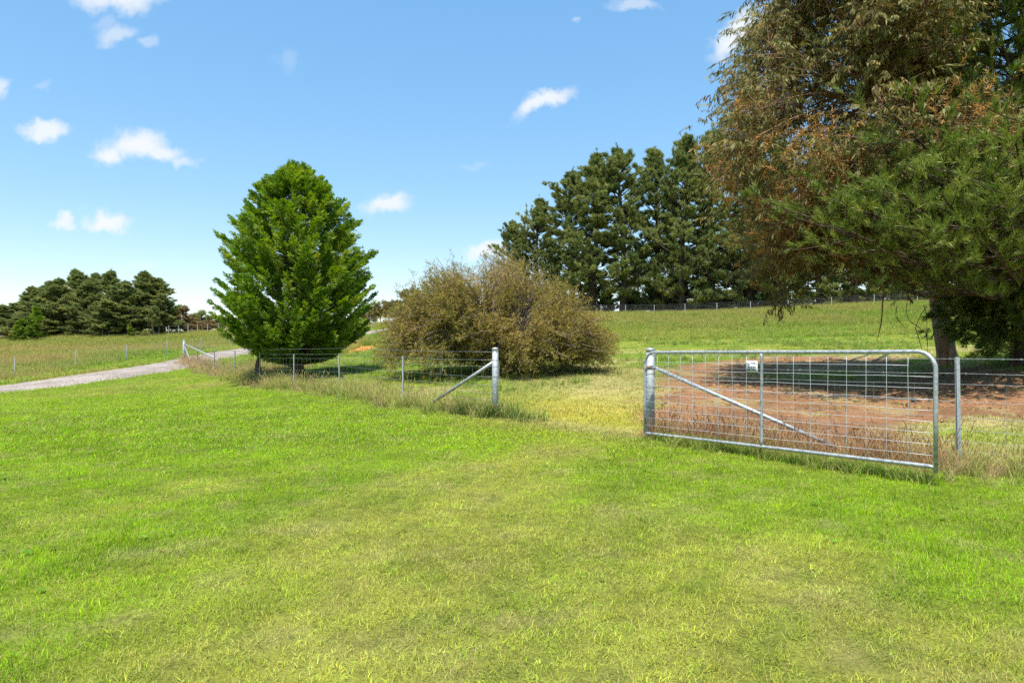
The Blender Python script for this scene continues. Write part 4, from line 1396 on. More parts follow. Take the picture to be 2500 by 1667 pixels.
# --- pines
def make_pine(seed, Hh=20.0, start=.10, lmax=4.0, nl=95, brush=None, bs=(.46, .72), top_el=64, low_el=12, sub=6, prof=None, leaders=4, clump=4, bare=.35, rt=.34, lean=(0, 0), droop=0.0):
    r = np.random.default_rng(seed)
    tr = Geo(); cr = Geo()
    brush = brush or [needle_brush(16, .64, .115, (28, 72), .6, s) for s in range(4)]
    nb = len(brush)
    zz = np.linspace(0, 1, 9)
    trunk = np.c_[lean[0] * zz ** 1.5 * Hh + .25 * np.sin(zz * 5 + seed), lean[1] * zz ** 1.5 * Hh + .2 * np.cos(zz * 4 + seed) - .2, zz * Hh * .98 - .3 * (zz == 0)]
    tr.tube(trunk, rt * (1 - zz) ** .8 + .03, 9)
    prof = prof or ([0, .12, .3, .55, .75, .9, 1.0], [.75, .95, 1.0, .92, .66, .36, .12])
    P = [[] for _ in brush]; D = [[] for _ in brush]; S = [[] for _ in brush]; T = [[] for _ in brush]

    def tuft(p, d, s, tone):
        i = r.integers(0, nb)
        P[i].append(p); D[i].append(d); S[i].append(s); T[i].append(tone)

    def limb(root, tip, bend, thick, tone, dens=1.0):
        path = curve_to(root, tip, bend, 7)
        tr.tube(path, np.linspace(thick, .02, 7), 5, False)
        Ll = np.linalg.norm(tip - root)
        d_end = unit(path[-1] - path[-2])
        for k in range(sub):
            t0 = bare + (1 - bare) * (k + r.uniform(.1, .9)) / sub
            p0 = interp(path, np.array([t0]))[0]
            dm = unit(path[-1] - path[2])
            sd = unit(np.cross(dm, (0, 0, 1))) * (1 if k % 2 else -1)
            dd = unit(dm * .75 + sd * r.uniform(.4, 1.0) + np.array((0, 0, r.uniform(-.1, .45) - droop)))
            L = Ll * r.uniform(.22, .38) * (1.15 - .5 * t0)
            p1 = p0 + dd * L
            tr.tube([p0, p1], [.022, .009], 3, False)
            for m in range(int(clump * dens)):
                f = r.uniform(.5, 1.08)
                tuft(p0 + dd * L * f + r.normal(0, .10 * bs[0], 3), unit(dd * .8 + r.normal(0, .4, 3) + np.array((0, 0, .95))), r.uniform(*bs), np.clip(tone + r.normal(0, .13), 0, 1))
        for m in range(int(clump * 1.3)):
            f = r.uniform(.6, 1.02)
            tuft(interp(path, np.array([f]))[0] + r.normal(0, .1 * bs[0], 3), unit(d_end * .8 + r.normal(0, .4, 3) + np.array((0, 0, .95))), r.uniform(*bs), np.clip(tone + r.normal(0, .13), 0, 1))

    for i in range(nl):
        t = start + (1 - start) * ((i + r.uniform(0, 1)) / nl) ** .92
        t = min(t, .985)
        z = t * Hh
        az = i * 2.4 + r.normal(0, .35)
        u = (t - start) / (1 - start)
        L = lmax * np.interp(u, *prof) * r.uniform(.42, 1.22)
        el = R(low_el + (top_el - low_el) * u ** 1.3 + r.normal(0, 8))
        root = interp(trunk, np.array([t]))[0]
        tip = root + L * np.array((math.cos(az) * math.cos(el), math.sin(az) * math.cos(el), math.sin(el)))
        limb(root, tip, (0, 0, -.10 * L * (1 - u) + .0), .03 + .018 * L, np.clip(r.normal(.50, .20), .03, .97))
    for k in range(leaders):       # upright spires of the top
        a = k * 2.4 + r.uniform(0, .8); rr = r.uniform(.10, .42) * lmax if k else 0.0
        root = interp(trunk, np.array([r.uniform(.68, .8)]))[0]
        top = Hh * (r.uniform(.88, 1.0) if k else 1.03)
        tip = np.array((trunk[-1][0] + math.cos(a) * rr, trunk[-1][1] + math.sin(a) * rr, top))
        path = curve_to(root, tip, (math.cos(a) * rr * .3, math.sin(a) * rr * .3, -.1), 6)
        tr.tube(path, np.linspace(.07, .012, 6), 4, False)
        tone = np.clip(r.normal(.58, .12), 0, 1)
        for m in range(26):
            f = r.uniform(.35, 1.0); w = .17 * lmax * (1.03 - f)
            az = r.uniform(0, 6.28)
            o = np.array((math.cos(az), math.sin(az), 0)) * w * r.uniform(.3, 1.1)
            tuft(interp(path, np.array([f]))[0] + o, unit(o * .5 + np.array((0, 0, 1.0)) + r.normal(0, .2, 3)), r.uniform(*bs) * .85, np.clip(tone + r.normal(0, .14), 0, 1))
    for k in range(10):
        f = r.uniform(.9, 1.0); tuft(interp(trunk, np.array([f]))[0], unit((r.normal(0, .3), r.normal(0, .3), 1)), r.uniform(*bs), .5)
    for i in range(nb):
        cr.copies(brush[i], np.array(P[i]), frames(np.array(D[i])), np.array(S[i]), np.array(T[i]))
    return tr, cr


def tree_meshes(tc, tmat, cmat):
    return tc[0].mesh('trunk', tmat, True), tc[1].mesh('crown', cmat)


tall = [tree_meshes(make_pine(300 + k, 20, st, lm, n, bare=.22, clump=8, lean=(ln, 0), leaders=ld, prof=([0, .12, .3, .55, .75, .9, 1.0], [.80, .95, 1.0, .92, .70, .36, .06])), M_BARK_PINE, M_PINE_FAR)
        for k, (st, lm, n, ln, ld) in enumerate([(.06, 4.6, 80, .01, 6), (.11, 4.8, 72, -.014, 5), (.03, 5.0, 88, .0, 7), (.05, 4.5, 80, .018, 5)])]
ROW = [  # photo x, top y, depth, variant, turn, what sets it apart
    (1250, 545, 90, 2, 1.0, 'short dark pine at the left end of the tall hilltop row'),
    (1312, 488, 88, 0, 2.1, 'low rounded pine second from the left end of the hilltop row'),
    (1398, 420, 87, 1, 3.9, 'slim pine in the hilltop row stepping up behind the brown shrub'),
    (1450, 384, 85, 0, 0.3, 'tall pine in the hilltop row with a bare trunk above the fence end'),
    (1522, 366, 84, 1, 5.2, 'yellowish tall pine in the hilltop row with open lower branches'),
    (1596, 366, 87, 3, 1.4, 'tall pine left of the two highest tops in the hilltop row'),
    (1668, 338, 82, 2, 2.6, 'pine with the tallest pointed top left of the gum tree'),
    (1745, 325, 83, 3, 4.4, 'tall pine half hidden by the left edge of the gum tree'),
    (1828, 340, 82, 0, 0.9, 'dark pine behind the left side of the gum crown'),
    (1905, 350, 80, 2, 3.3, 'dark pine with low skirts behind the drooping gum branches'),
    (1995, 360, 80, 3, 5.7, 'pine on the hilltop seen under the middle of the gum crown'),
    (2085, 350, 79, 1, 1.9, 'hilltop pine with a bare trunk seen under the gum crown'),
    (2180, 350, 79, 2, 0.2, 'hilltop pine standing left of the gum trunk'),
    (2290, 360, 79, 0, 2.9, 'hilltop pine directly behind the gum trunk'),
    (2400, 350, 79, 2, 4.9, 'hilltop pine seen through the dark pine on the right'),
    (2500, 350, 80, 1, 1.1, 'hilltop pine at the right end of the row'),
]
BACK = [(1345, 590, 97), (1435, 600, 98), (1560, 600, 99), (1640, 580, 96), (1715, 560, 97), (1790, 520, 94), (1870, 500, 96), (1950, 480, 93), (2040, 480, 94), (2130, 480, 92), (2230, 480, 93), (2340, 480, 92), (2450, 480, 93)]
for k, (px, ty, d) in enumerate(BACK):
    p = on_ground(px, d, -.6)
    h = H + (CY - ty) * d / F - p[2]
    copy_tree(*tall[2], 'pine_tree', 'dark pine in the back rank seen through gaps between the tall hilltop pines', 'tree', p, 'pines in the back rank on the hilltop', k * 1.7, h / 20.0)
under = tree_meshes(make_pine(350, 3.2, .0, 2.3, 46, bs=(.36, .6), bare=.05, leaders=3, top_el=60, low_el=0, clump=6, prof=([0, .3, .7, 1.0], [1.0, 1.0, .7, .3]), rt=.08), M_BARK_PINE, M_PINE_FAR)
for k, px in enumerate([1420, 1478, 1545, 1602, 1660, 1712, 1772, 1830, 1890, 1950, 2010, 2075, 2150, 2230, 2320, 2420]):
    d = 87 + (k * 37 % 7)
    copy_tree(*under, 'pine_seedling', 'low dark bushy pine seedling at the feet of the hilltop pines', 'tree', on_ground(px, d, -.1), 'bushy seedlings under the hilltop pines', k * 1.3, .62 + .05 * (k * 29 % 9))
for (px, ty, d, v, rz, lab) in ROW:
    p = on_ground(px, d, -.1)
    h = H + (CY - ty) * d / F - p[2]
    o = copy_tree(*tall[v], 'pine_tree', lab, 'tree', p, 'tall pines along the hilltop', rz, h / 20.0)
    w = (.98 + .34 * ((px * 7 % 13) / 13.0)) * max(h / 20, .8); o.scale = (w, w * 1.05, h / 20.0)

bushy = [tree_meshes(make_pine(400 + k, 10, .02, lm, n, bs=(.34, .54), bare=.2, leaders=ld, top_el=68, low_el=22, clump=7,
                               prof=([0, .15, .4, .7, .88, 1.0], [.9, 1.0, .9, .62, .34, .04])), M_BARK_PINE, M_PINE_FAR)
         for k, (lm, n, ld) in enumerate([(2.5, 84, 6), (2.8, 88, 7), (2.3, 80, 5)])]
GROVE = [
    (16, 747, 74, 2, .3, 1.0, 'small pointed pine at the far left edge'),
    (45, 742, 80, 0, 4.3, 1.0, 'low pine second from the far left edge'),
    (76, 704, 76, 1, 1.3, 1.0, 'pine on the left shoulder of the distant grove'),
    (116, 690, 79, 0, 2.7, 1.0, 'pine in the left half of the distant grove below its highest top'),
    (152, 684, 73, 2, 5.0, 1.1, 'dark pine near the middle of the distant grove'),
    (187, 664, 78, 1, 0.7, 1.0, 'highest pine left of centre in the distant grove'),
    (235, 671, 76, 0, 3.6, 1.0, 'pine right of the highest top in the distant grove'),
    (284, 666, 74, 2, 5.9, 1.05, 'pine with a pointed crest right of centre in the distant grove'),
    (342, 667, 72, 1, 2.2, 1.0, 'broad round topped pine in the right part of the distant grove'),
    (392, 683, 73, 0, 4.0, 1.0, 'pine at the right end of the distant grove'),
    (212, 690, 72, 0, 0.9, 1.0, 'pine closing the gap right of the highest top in the distant grove'),
    (312, 690, 70, 1, 4.6, 1.0, 'pine closing the gap left of the broad round topped pine'),
    (96, 716, 72, 2, 3.4, 1.0, 'pine low on the left slope of the distant grove'),
    (260, 735, 69, 2, 1.1, 1.0, 'lower pine in front of the middle of the distant grove'),
    (50, 765, 68, 1, 2.4, 1.0, 'low bushy pine in front of the far left edge of the grove'),
]
for (px, ty, d, v, rz, ws, lab) in GROVE:
    p = on_ground(px, d, -.1)
    h = H + (CY - ty) * d / F - p[2]
    o = copy_tree(*bushy[v], 'pine_tree', lab, 'tree', p, 'pines in the distant grove on the left', rz, h / 10.0)
    w = max(h / 10, .85) * ws * 1.3; o.scale = (w, w, h / 10)

# young lighter conifers in front of the grove
yc = tree_meshes(make_pine(450, 4.5, .02, 1.5, 60, bs=(.26, .42), bare=.2, leaders=1, top_el=50, low_el=5, clump=5, prof=([0, .2, .6, 1.0], [1.0, 1.0, .6, .1]), rt=.10), M_BARK_PINE, M_CYP)
for (px, ty, d, rz, lab) in [(84, 752, 64.5, .4, 'young bright green conifer in front of the left of the grove'), (45, 782, 63, 2.0, 'small bright green conifer at the foot of the grove near the left edge'), (318, 790, 68, 3.1, 'little bright green conifer at the foot of the grove')]:
    p = on_ground(px, d, -.05); h = H + (CY - ty) * d / F - p[2]
    copy_tree(*yc, 'young_conifer', lab, 'tree', p, 'young conifers by the grove', rz, h / 4.5)
yp = tree_meshes(make_pine(455, 5, .42, 1.1, 40, bs=(.30, .45), bare=.2, leaders=2, rt=.12, clump=5), M_BARK_GUM, M_PINE_FAR)
p = on_ground(373, 69, -.05); h = H + (CY - 752) * 69 / F - p[2]
copy_tree(*yp, 'pine_tree', 'young pine with a pale bare trunk at the right end of the grove', 'tree', p, 'pines in the distant grove on the left', 1.0, h / 5)


# --- gums and other round-crowned trees, far
def make_gum(seed, Hh, rad, start, clusters, twigs, leaf, lrad=.9, rt=.16, forks=4):
    r = np.random.default_rng(seed)
    tr = Geo(); cr = Geo()
    P = []; D = []; S = []; T = []
    bole = curve_to((0, 0, -.2), (r.normal(0, .2), r.normal(0, .2), Hh * start), (r.normal(0, .1), 0, 0), 6)
    tr.tube(bole, np.linspace(rt, rt * .7, 6), 8)
    limbs = []
    for k in range(forks):
        a = k * 2 * pi / forks + r.normal(0, .3)
        e = np.array((math.cos(a) * rad * .5, math.sin(a) * rad * .5, Hh * r.uniform(.65, .9)))
        L = curve_to(bole[-1], e, (0, 0, -.05 * Hh), 6); tr.tube(L, np.linspace(rt * .55, rt * .2, 6), 6, False); limbs.append(L)
    for c in range(clusters):
        v = r.normal(0, 1, 3); v /= np.linalg.norm(v); q = r.uniform(.35, 1) ** .5
        e = np.array((v[0] * rad * q, v[1] * rad * q, Hh * (start + 1) / 2 * 1.02 + v[2] * Hh * (1 - start) * .48 * q))
        L = limbs[c % forks]; p0 = interp(L, np.array([r.uniform(.3, 1)]))[0]
        tr.tube(curve_to(p0, e, (0, 0, .1), 4), np.linspace(rt * .2, .012, 4), 4, False)
        tone = np.clip(r.normal(.45, .2), 0, 1)
        for m in range(twigs):
            o = r.normal(0, 1, 3); o = o / np.linalg.norm(o) * lrad * r.uniform(.2, 1) * np.array((1, 1, .6))
            P.append(e + o); D.append(unit(o + r.normal(0, .5, 3) + np.array((0, 0, .3)))); S.append(r.uniform(.7, 1.2)); T.append(np.clip(tone + r.normal(0, .12), 0, 1))
    cr.copies(leaf, np.array(P), frames(np.array(D), roll=r.uniform(0, 6, len(P))), np.array(S), np.array(T))
    return tr, cr


bunch = leafy_sprig(14, .42, .16, 70, 5); bunch = (bunch[0] * np.array((1, .5, 1)), bunch[1])
gum_a = tree_meshes(make_gum(501, 7, 2.3, .40, 26, 30, bunch, .75, .15, 4), M_BARK_GUM, M_GUM_FAR)
gum_b = tree_meshes(make_gum(502, 7, 2.6, .30, 26, 32, bunch, .85, .14, 5), M_BARK_GUM, M_GUM_FAR)
rus = tree_meshes(make_gum(503, 6, 2.5, .22, 26, 34, bunch, .85, .14, 5), M_BARK_GUM, M_RUSSET)
rnd_pine = tree_meshes(make_gum(504, 7, 3.2, .15, 34, 40, bunch, .9, .2, 5), M_BARK_PINE, M_PINE_FAR)
for (mesh2, nm, px, ty, d, H0, rz, ws, lab, grp) in [
        (rus, 'russet_tree', 441, 748, 78, 6, .2, .95, 'russet leaved tree just right of the distant grove', 'russet trees on the left skyline'),
        (rus, 'russet_tree', 470, 776, 80, 6, 2.0, 1.3, 'low russet tree in front of the dark round pine', 'russet trees on the left skyline'),
        (rus, 'russet_tree', 535, 770, 86, 6, 4.1, 1.2, 'russet tree beside the left edge of the cypress', 'russet trees on the left skyline'),
        (gum_b, 'gum_tree', 418, 772, 82, 7, 3.0, 1.0, 'brownish gum between the grove and the russet tree', 'distant gum trees'),
        (rnd_pine, 'pine_tree', 486, 757, 95, 7, 1.0, 1.0, 'dark round pine on the skyline between russet trees', None),
        (gum_b, 'gum_tree', 575, 776, 92, 7, .4, 1.2, 'low gum on the skyline behind the left edge of the cypress', 'distant gum trees'),
        (rus, 'russet_tree', 458, 790, 76, 6, 5.0, 1.5, 'lowest russet tree right behind the skyline fence', 'russet trees on the left skyline'),
        (rus, 'russet_tree', 505, 783, 78, 6, 1.2, 1.6, 'low russet tree between the dark round pine and the cypress', 'russet trees on the left skyline'),
        (gum_b, 'gum_tree', 430, 782, 75, 7, 1.0, 1.9, 'low brownish gum below the russet tree at the end of the grove', 'distant gum trees'),
        (gum_b, 'gum_tree', 545, 786, 80, 7, 2.5, 1.8, 'low brownish gum touching the left edge of the cypress', 'distant gum trees'),
        (gum_a, 'gum_tree', 931, 735, 108, 7, 0.4, 1.0, 'slender trunked gum on the skyline right of the cypress', 'distant gum trees'),
        (gum_b, 'gum_tree', 968, 733, 112, 7, 2.2, 1.0, 'gum on the skyline touching the left edge of the brown shrub', 'distant gum trees'),
        (gum_a, 'gum_tree', 1008, 706, 110, 7, 4.2, 1.0, 'taller gum rising behind the left shoulder of the brown shrub', 'distant gum trees'),
        (gum_b, 'gum_tree', 900, 748, 118, 7, 5.2, .9, 'small gum on the skyline close to the right side of the cypress', 'distant gum trees'),
        (gum_a, 'gum_tree', 1055, 735, 115, 7, 1.2, 1.0, 'gum mostly hidden behind the brown shrub', 'distant gum trees')]:
    p = on_ground(px, d, -.1); h = H + (CY - ty) * d / F - p[2]
    s = h / H0
    o = copy_tree(*mesh2, nm, lab, 'tree', p, grp, rz, s); o.scale = (s * ws, s * ws, s)


# --- the big gum on the right
def build_big_gum():
    r = np.random.default_rng(61)
    tr = Geo(); cr = Geo()
    bx, by = P2(2306, 19.0); bz = z1(bx, by)
    d = 22.0
    def W(px, py, dd=d):
        X, Y, Z = at(px, py, dd * .864); return np.array((X - bx, Y - by, Z - bz))
    zz = [-.3, .0, .35, .9, 1.6, 2.3]
    tr.tube([(.14, 0, -.3), (.11, 0, 0), (.05, 0, .4), (-.05, 0, 1.0), (-.16, 0, 1.7), (-.26, 0, 2.5), (-.35, .1, 4.2), (-.8, .2, 6.5), (-1.5, .3, 9.2), (-1.9, .3, 12), (-2.1, .3, 15)],
            [.33, .285, .250, .235, .222, .215, .20, .18, .15, .11, .04], 14)
    limbs = []
    def limb(a, b, bend, r0, r1, n=8):
        p = curve_to(a, b, bend, n); tr.tube(p, np.linspace(r0, r1, n), 7, False); limbs.append(p)
    limb((-.2, 0, 2.05), W(2172, 688, 21.0), (.05, 0, -.15), .09, .05)
    limb(W(2172, 688, 21.0), W(1985, 560, 20), (0, 0, -.1), .05, .015)
    limb((-.4, 0, 4.0), W(1880, 600, 20.5), (0, 0, .5), .10, .012)
    limb((-.6, .1, 5.6), W(1800, 430, 21), (0, -.2, .2), .11, .015)
    limb((-.8, .1, 6.4), W(1900, 300, 20), (0, -.2, .4), .12, .03)
    limb((-1.1, .2, 7.4), W(1850, 150, 22), (0, .2, -.2), .12, .03)
    limb((-1.1, .2, 7.4), W(2100, 250, 18.5), (0, 0, .2), .10, .03)
    limb((-1.5, .3, 9.0), W(1950, -50, 22.5), (0, 0, -.2), .11, .03)
    limb((-1.5, .3, 9.0), W(2300, 50, 20), (0, 0, .2), .10, .03)
    limb((-.8, .2, 6.6), W(2420, 300, 20.5), (0, 0, -.3), .10, .03)
    limb((-1.7, .3, 10), W(2150, -150, 20), (0, 0, 0), .10, .03)
    limb((-1.7, .3, 10.5), W(2250, -200, 25), (0, 0, 0), .10, .03)
    limb((-.7, .2, 6.0), W(2000, 400, 26), (0, 0, .3), .12, .03)
    limb((-1.2, .2, 8.0), W(2250, 200, 26), (0, 0, .3), .12, .03)
    limb((-.5, .2, 5.0), W(2100, 520, 18.8), (0, 0, .4), .10, .03)
    limb((-.4, .1, 4.4), W(2000, 480, 23.5), (0, 0, .4), .10, .03)
    twigs = [hanging_leaves(14, .145, .034, .34, s) for s in range(5)]
    fine = [leafy_sprig(20, .30, .060, 70, 40 + s) for s in range(2)]
    P = [[] for _ in range(7)]; D = [[] for _ in range(7)]; S = [[] for _ in range(7)]; T = [[] for _ in range(7)]
    c0 = W(2080, 262, 19.6)
    RX, RY, RZ = 3.85, 4.5, 5.2
    n = 0; tries = 0
    while n < 860 and tries < 16000:
        tries += 1
        v = unit(r.normal(0, 1, 3)); q = r.uniform(.18, 1) ** .45
        if v[1] > .35 and r.uniform() < .5: continue
        lump = .84 + .30 * float(vnoise(np.array([math.atan2(v[1], v[0]) * 1.6 + 20]), np.array([v[2] * 3.2 + 3]), 12)[0])
        e = c0 + v * np.array((RX, RY, RZ)) * q * lump
        if e[2] < 2.7: continue
        px = CX + F * (e[0] + bx) / (e[1] + by); py = CY - F * (e[2] + bz - H) / (e[1] + by)
        if py > 690 or (py > 640 and px > 1990): continue
        if px < np.interp(py, [-200, 0, 150, 300, 480, 560, 700], [1980, 1895, 1822, 1785, 1780, 1800, 1860]) + 50 * (r.uniform() - .5): continue
        void = float(fbm(np.array([e[0] * .55 + 4]), np.array([e[2] * .55 + e[1] * .3]), 19, 2)[0])
        if void < .33: continue
        if e[2] > 12.5 or (px > 2330 and py < 270): continue
        n += 1
        k = min(range(len(limbs)), key=lambda i: np.min(np.linalg.norm(limbs[i] - e, axis=1)) + r.uniform(0, .5))
        i0 = int(np.argmin(np.linalg.norm(limbs[k] - e, axis=1)))
        s0 = limbs[k][max(i0 - 1, 0)]
        path = curve_to(s0, e, (r.normal(0, .15), r.normal(0, .15), .15), 5)
        tr.tube(path, np.linspace(.022, .006, 5), 4, False)
        tone = np.clip(r.normal(.43, .16), 0, .72)
        young = (q * lump > .70) and v[1] < .5 and (fbm(np.array([px * .006]), np.array([py * .009]), 29, 2)[0] > .44)
        nt = 16
        for m in range(nt):
            o = r.normal(0, .34, 3)
            p0 = e + o
            dd = unit(np.array((o[0], o[1], .15)) + r.normal(0, .4, 3))
            if m % 2 == 0:
                tr.tube([interp(path, np.array([r.uniform(.6, 1)]))[0], p0], [.006, .003], 3, False)
            i = r.integers(0, 5)
            P[i].append(p0); D[i].append(np.array((dd[0], dd[1], np.clip(dd[2], -.4, .4)))); S[i].append(r.uniform(.75, 1.25)); T[i].append(np.clip(tone + r.normal(0, .16), 0, .78 if r.uniform() > .04 else 1))
        if young:
            for m in range(12):
                i = 5 + r.integers(0, 2)
                P[i].append(e + r.normal(0, .33, 3) + np.array((0, 0, .2))); D[i].append(unit(r.normal(0, .5, 3) + np.array((0, 0, .8)))); S[i].append(r.uniform(.26, .48)); T[i].append(r.uniform(.78, 1.0))
    # the low drooping sprays on the left
    for (px, py, dd) in [(1895, 700, 20.5), (1905, 735, 20.4), (1935, 690, 20.6), (1870, 665, 20.6), (1925, 640, 20.5), (1960, 660, 20.6), (1850, 620, 20.7), (1990, 640, 20.8), (2020, 600, 20.5), (1960, 600, 20.5)]:
        e = W(px, py, dd)
        for m in range(9):
            i = r.integers(0, 5)
            P[i].append(e + r.normal(0, .2, 3)); D[i].append(unit(np.array((r.normal(-.2, .6), r.normal(0, .6), -.5)))); S[i].append(r.uniform(.8, 1.2)); T[i].append(np.clip(r.normal(.35, .15), 0, .8))
        tr.tube(curve_to(W(1985 + r.uniform(-90, 60), 560 + r.uniform(-30, 40), 20.3), e, (0, r.normal(0, .2), .25), 5), np.linspace(.010, .003, 5), 4, False)
    protos = twigs + fine
    for i in range(7):
        if P[i]:
            cr.copies(protos[i], np.array(P[i]), frames(np.array(D[i])), np.array(S[i]), np.array(T[i]))
    ro, _, _ = plant_tree('gum_tree', 'large gum tree with drooping leaves and orange new growth behind the gate', 'tree', (bx, by, bz), tr, cr, M_BARK_GUM, M_GUM)
    # bark ribbon and dead twigs hanging
    g = Geo()
    a = W(2158, 655, 20.2); b = W(2142, 832, 20.2)
    pts = curve_to(a, b, (.06, 0, 0), 9) + np.c_[.015 * np.sin(np.arange(9) * 1.3), np.zeros(9), np.zeros(9)]
    g.tube(pts, [.012, .016, .018, .018, .017, .015, .017, .012, .003], 5)
    obj('bark_strip', g.mesh('bark_strip', M_BARK_GUM), ro)
    g = Geo(); rr = np.random.default_rng(9)
    for (pa, pb) in [((2262, 748), (2235, 800)), ((2235, 800), (2252, 860)), ((2215, 740), (2222, 785)), ((2222, 785), (2262, 815)), ((2255, 745), (2262, 800)), ((2190, 748), (2188, 775)), ((2188, 775), (2208, 800)), ((2262, 815), (2265, 858))]:
        g.tube(curve_to(W(*pa, 21.4), W(*pb, 21.4), (rr.normal(0, .04), 0, 0), 5), [.012, .011, .010, .008, .006], 4, False)
    obj('dead_twigs', g.mesh('dead_twigs', M_BARK_PINE), ro, kind='stuff')


build_big_gum()


# --- the near pine on the right
def build_near_pine():
    r = np.random.default_rng(71)
    tr = Geo(); cr = Geo()
    bx, by = P2(2500, 15.8); bz = z1(bx, by)
    def W(px, py, dd):
        X, Y, Z = at(px, py, dd * .80); return np.array((X - bx, Y - by, Z - bz))
    tr.tube([(0, 0, -.3), (0, 0, .1), (.02, 0, 1.5), (0, .05, 5), (.1, 0, 9), (.1, .1, 14)], [.34, .29, .26, .21, .14, .04], 10)
    brush = [needle_brush(30, .46, .036, (18, 52), .62, s) for s in range(4)]
    P = [[] for _ in brush]; D = [[] for _ in brush]; S = [[] for _ in brush]; T = [[] for _ in brush]

    def tuft(p, d, s, tone):
        i = r.integers(0, 4); P[i].append(p); D[i].append(d); S[i].append(s); T[i].append(tone)

    def bough(a, b, bend, thick, sub, tone, up=.5, L2=.32, per=7, bare=.2, s=(.28, .43)):
        path = curve_to(a, b, bend, 9); Ll = np.linalg.norm(np.array(b) - np.array(a))
        tr.tube(path, np.linspace(thick, .014, 9), 6, False)
        for k in range(sub):
            t0 = bare + (1 - bare) * (k + r.uniform(0, 1)) / sub
            p0 = interp(path, np.array([t0]))[0]
            dm = unit(path[-1] - path[3]); sd = unit(np.cross(dm, (0, 0, 1))) * (1 if k % 2 else -1)
            dd = unit(dm * .7 + sd * r.uniform(.3, 1.0) + np.array((0, 0, r.uniform(-.2, .55))))
            L = Ll * L2 * r.uniform(.6, 1.15) * (1.2 - .55 * t0)
            p1 = p0 + dd * L
            tr.tube(curve_to(p0, p1, (0, 0, -.05), 4), [.016, .012, .009, .006], 4, False)
            for m in range(per):
                f = r.uniform(.35, 1.0)
                q = p0 + dd * L * f
                d2 = unit(dd * .8 + r.normal(0, .38, 3) + np.array((0, 0, up)))
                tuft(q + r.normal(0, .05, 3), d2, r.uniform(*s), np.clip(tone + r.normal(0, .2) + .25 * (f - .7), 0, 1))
        for m in range(per):
            d2 = unit(unit(path[-1] - path[-2]) + r.normal(0, .35, 3) + np.array((0, 0, up)))
            tuft(interp(path, np.array([r.uniform(.75, 1.0)]))[0], d2, r.uniform(*s), np.clip(tone + r.normal(0, .12), 0, 1))

    # the bright boughs reaching left over the paddock (photo tip pixel, depth, root height)
    for (px, py, dd, rz, th, sub, tone) in [
            (2165, 262, 16.2, 4.9, .09, 13, .62), (2255, 330, 15.8, 4.6, .07, 12, .62), (2210, 372, 16.5, 4.5, .07, 12, .58), (2330, 400, 15.2, 4.2, .07, 12, .66),
            (1975, 530, 16.6, 3.9, .10, 18, .55), (2030, 505, 17.4, 4.2, .08, 14, .5), (2110, 475, 16.8, 4.4, .08, 14, .55), (2075, 565, 16.0, 3.6, .08, 15, .55),
            (2130, 520, 15.6, 3.8, .07, 14, .6), (2200, 470, 15.4, 4.0, .07, 14, .62), (2150, 600, 16.0, 3.2, .07, 13, .5), (2240, 560, 15.0, 3.4, .07, 14, .62),
            (2300, 480, 14.8, 3.8, .07, 14, .66), (2290, 620, 15.4, 2.9, .06, 13, .5), (2380, 540, 14.6, 3.3, .07, 14, .66), (2420, 430, 14.6, 4.2, .07, 13, .66),
            (2480, 350, 14.8, 4.8, .07, 13, .64), (2520, 480, 14.2, 3.8, .07, 14, .64), (2440, 620, 15.0, 2.8, .06, 12, .5), (2260, 680, 16.6, 2.6, .06, 11, .4),
            (2340, 690, 16.2, 2.4, .06, 11, .4), (2490, 290, 15.6, 5.6, .07, 12, .6), (2180, 640, 17.4, 2.9, .06, 11, .4),
            (2600, 400, 14.5, 4.4, .07, 12, .6), (2650, 560, 14.5, 3.4, .07, 12, .55)]:
        tip = W(px, py, dd)
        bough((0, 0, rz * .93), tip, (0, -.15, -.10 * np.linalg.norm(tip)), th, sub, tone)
    # upper crown, running out of the picture
    for i in range(78):
        z = 4.6 + 7.0 * i / 78; az = i * 2.4 + r.normal(0, .3)
        L = (3.5 - .14 * (z - 5)) * r.uniform(.6, 1.1)
        tip = np.array((math.cos(az) * L, math.sin(az) * L, z + L * r.uniform(.15, .55)))
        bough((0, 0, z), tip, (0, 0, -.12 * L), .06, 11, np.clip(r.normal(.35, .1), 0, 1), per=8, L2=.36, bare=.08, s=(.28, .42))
    # low skirts down to the ground
    for i in range(60):
        z = .5 + 3.2 * r.uniform(); az = i * 2.4 + r.normal(0, .3)
        L = r.uniform(1.4, 3.0)
        if math.cos(az) < -.1: L = min(L, r.uniform(.8, 1.6))
        tip = np.array((math.cos(az) * L, math.sin(az) * L, max(.1, z - L * r.uniform(.1, .45))))
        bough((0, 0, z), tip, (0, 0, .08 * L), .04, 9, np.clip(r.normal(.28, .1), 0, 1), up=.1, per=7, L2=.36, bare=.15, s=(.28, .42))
    for i in range(4):
        cr.copies(brush[i], np.array(P[i]), frames(np.array(D[i])), np.array(S[i]), np.array(T[i]))
    print('near pine tris', sum(len(t) for t in cr.t))
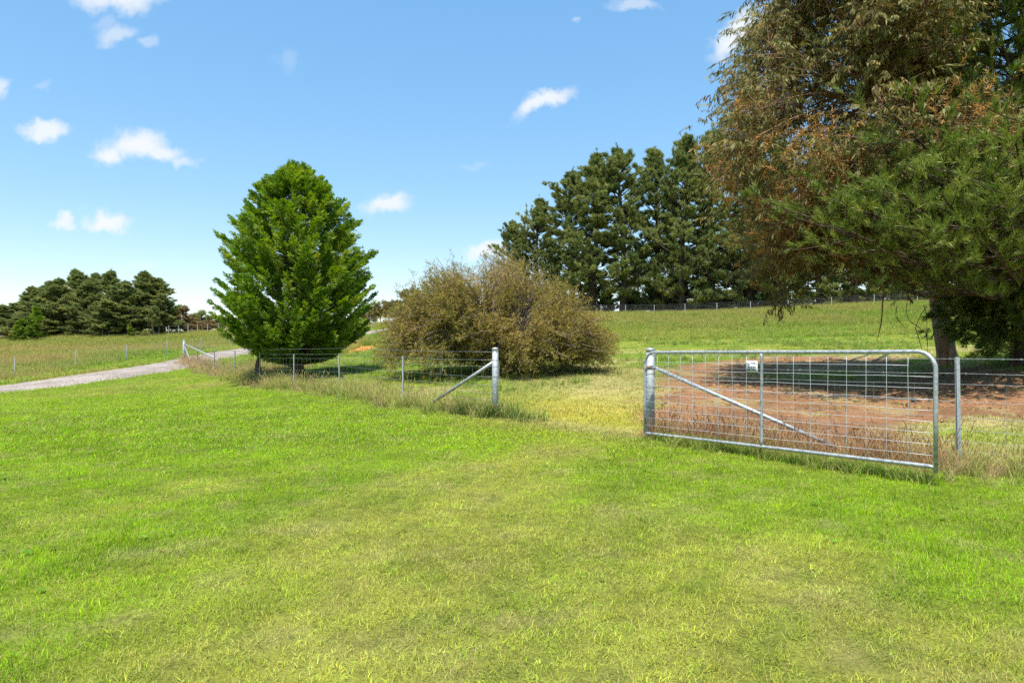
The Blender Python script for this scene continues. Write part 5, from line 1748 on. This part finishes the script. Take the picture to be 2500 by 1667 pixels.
    ro, _, _ = plant_tree('pine_tree', 'big near pine with yellow green needles at the right edge', 'tree', (bx, by, bz), tr, cr, M_BARK_PINE, M_PINE_NEAR)
    # cones on the top bough
    for (px, py, dd, tilt) in [(2182, 285, 15.9, .9), (2222, 304, 15.85, 1.2), (2212, 311, 15.9, .4)]:
        g = Geo(); k = 0
        for ring in range(7):
            f = ring / 6; rad = .034 * math.sin(pi * (.18 + .72 * f)) ; n = 8
            for j in range(n):
                a = (j + .5 * (ring % 2)) * 2 * pi / n
                c = np.array((math.cos(a) * rad, math.sin(a) * rad, .11 * f))
                o = np.array((math.cos(a), math.sin(a), .5)) * .016; s = np.array((-math.sin(a), math.cos(a), 0)) * .013
                g.add([c - s, c + o * .8 - np.array((0, 0, .006)), c + s, c + o * .6 + np.array((0, 0, .016))], None, [(0, 1, 3), (1, 2, 3), (0, 2, 1)])
        co = obj('cone', g.mesh('cone', M_CONE), ro, loc=tuple(W(px, py, dd)))
        co.rotation_euler = (tilt, .5, tilt * 3)


M_CONE = bark_mat('pine_cone', (.08, .045, .025), (.20, .12, .07), (.34, .23, .15), 30, 1, .4)
build_near_pine()


# ------------------------------------------------------------------ small things by the gate
def build_stones():
    m = bark_mat('grey_stone', (.16, .17, .17), (.27, .28, .28), (.40, .40, .39), 8, 1, .6)
    for (px, py, s, lab, seed) in [(2136, 1118, .10, 'larger grey stone at the foot of the gate', 1), (2094, 1104, .075, 'smaller bluish grey stone left of the other stone', 2)]:
        x, y, z = gp(px, py)
        bpy_me = bpy.data.meshes.new('stone')
        import bmesh
        bm = bmesh.new(); bmesh.ops.create_icosphere(bm, subdivisions=3, radius=1)
        r = np.random.default_rng(seed); ax = unit(r.normal(0, 1, (9, 3)))
        for v in bm.verts:
            c = np.array(v.co); k = 1.0
            for a in ax: k = min(k, .72 / max(np.dot(c, a), .3))
            v.co = Vector(c * min(k, 1.0) * s * np.array((1.2, .9, .75)))
        bm.to_mesh(bpy_me); bm.free(); bpy_me.materials.append(m)
        obj('stone', bpy_me, loc=(x, y, z + .02), rotz=seed * 1.3, label=lab, cat='stone', group='stones at the foot of the gate')


build_stones()
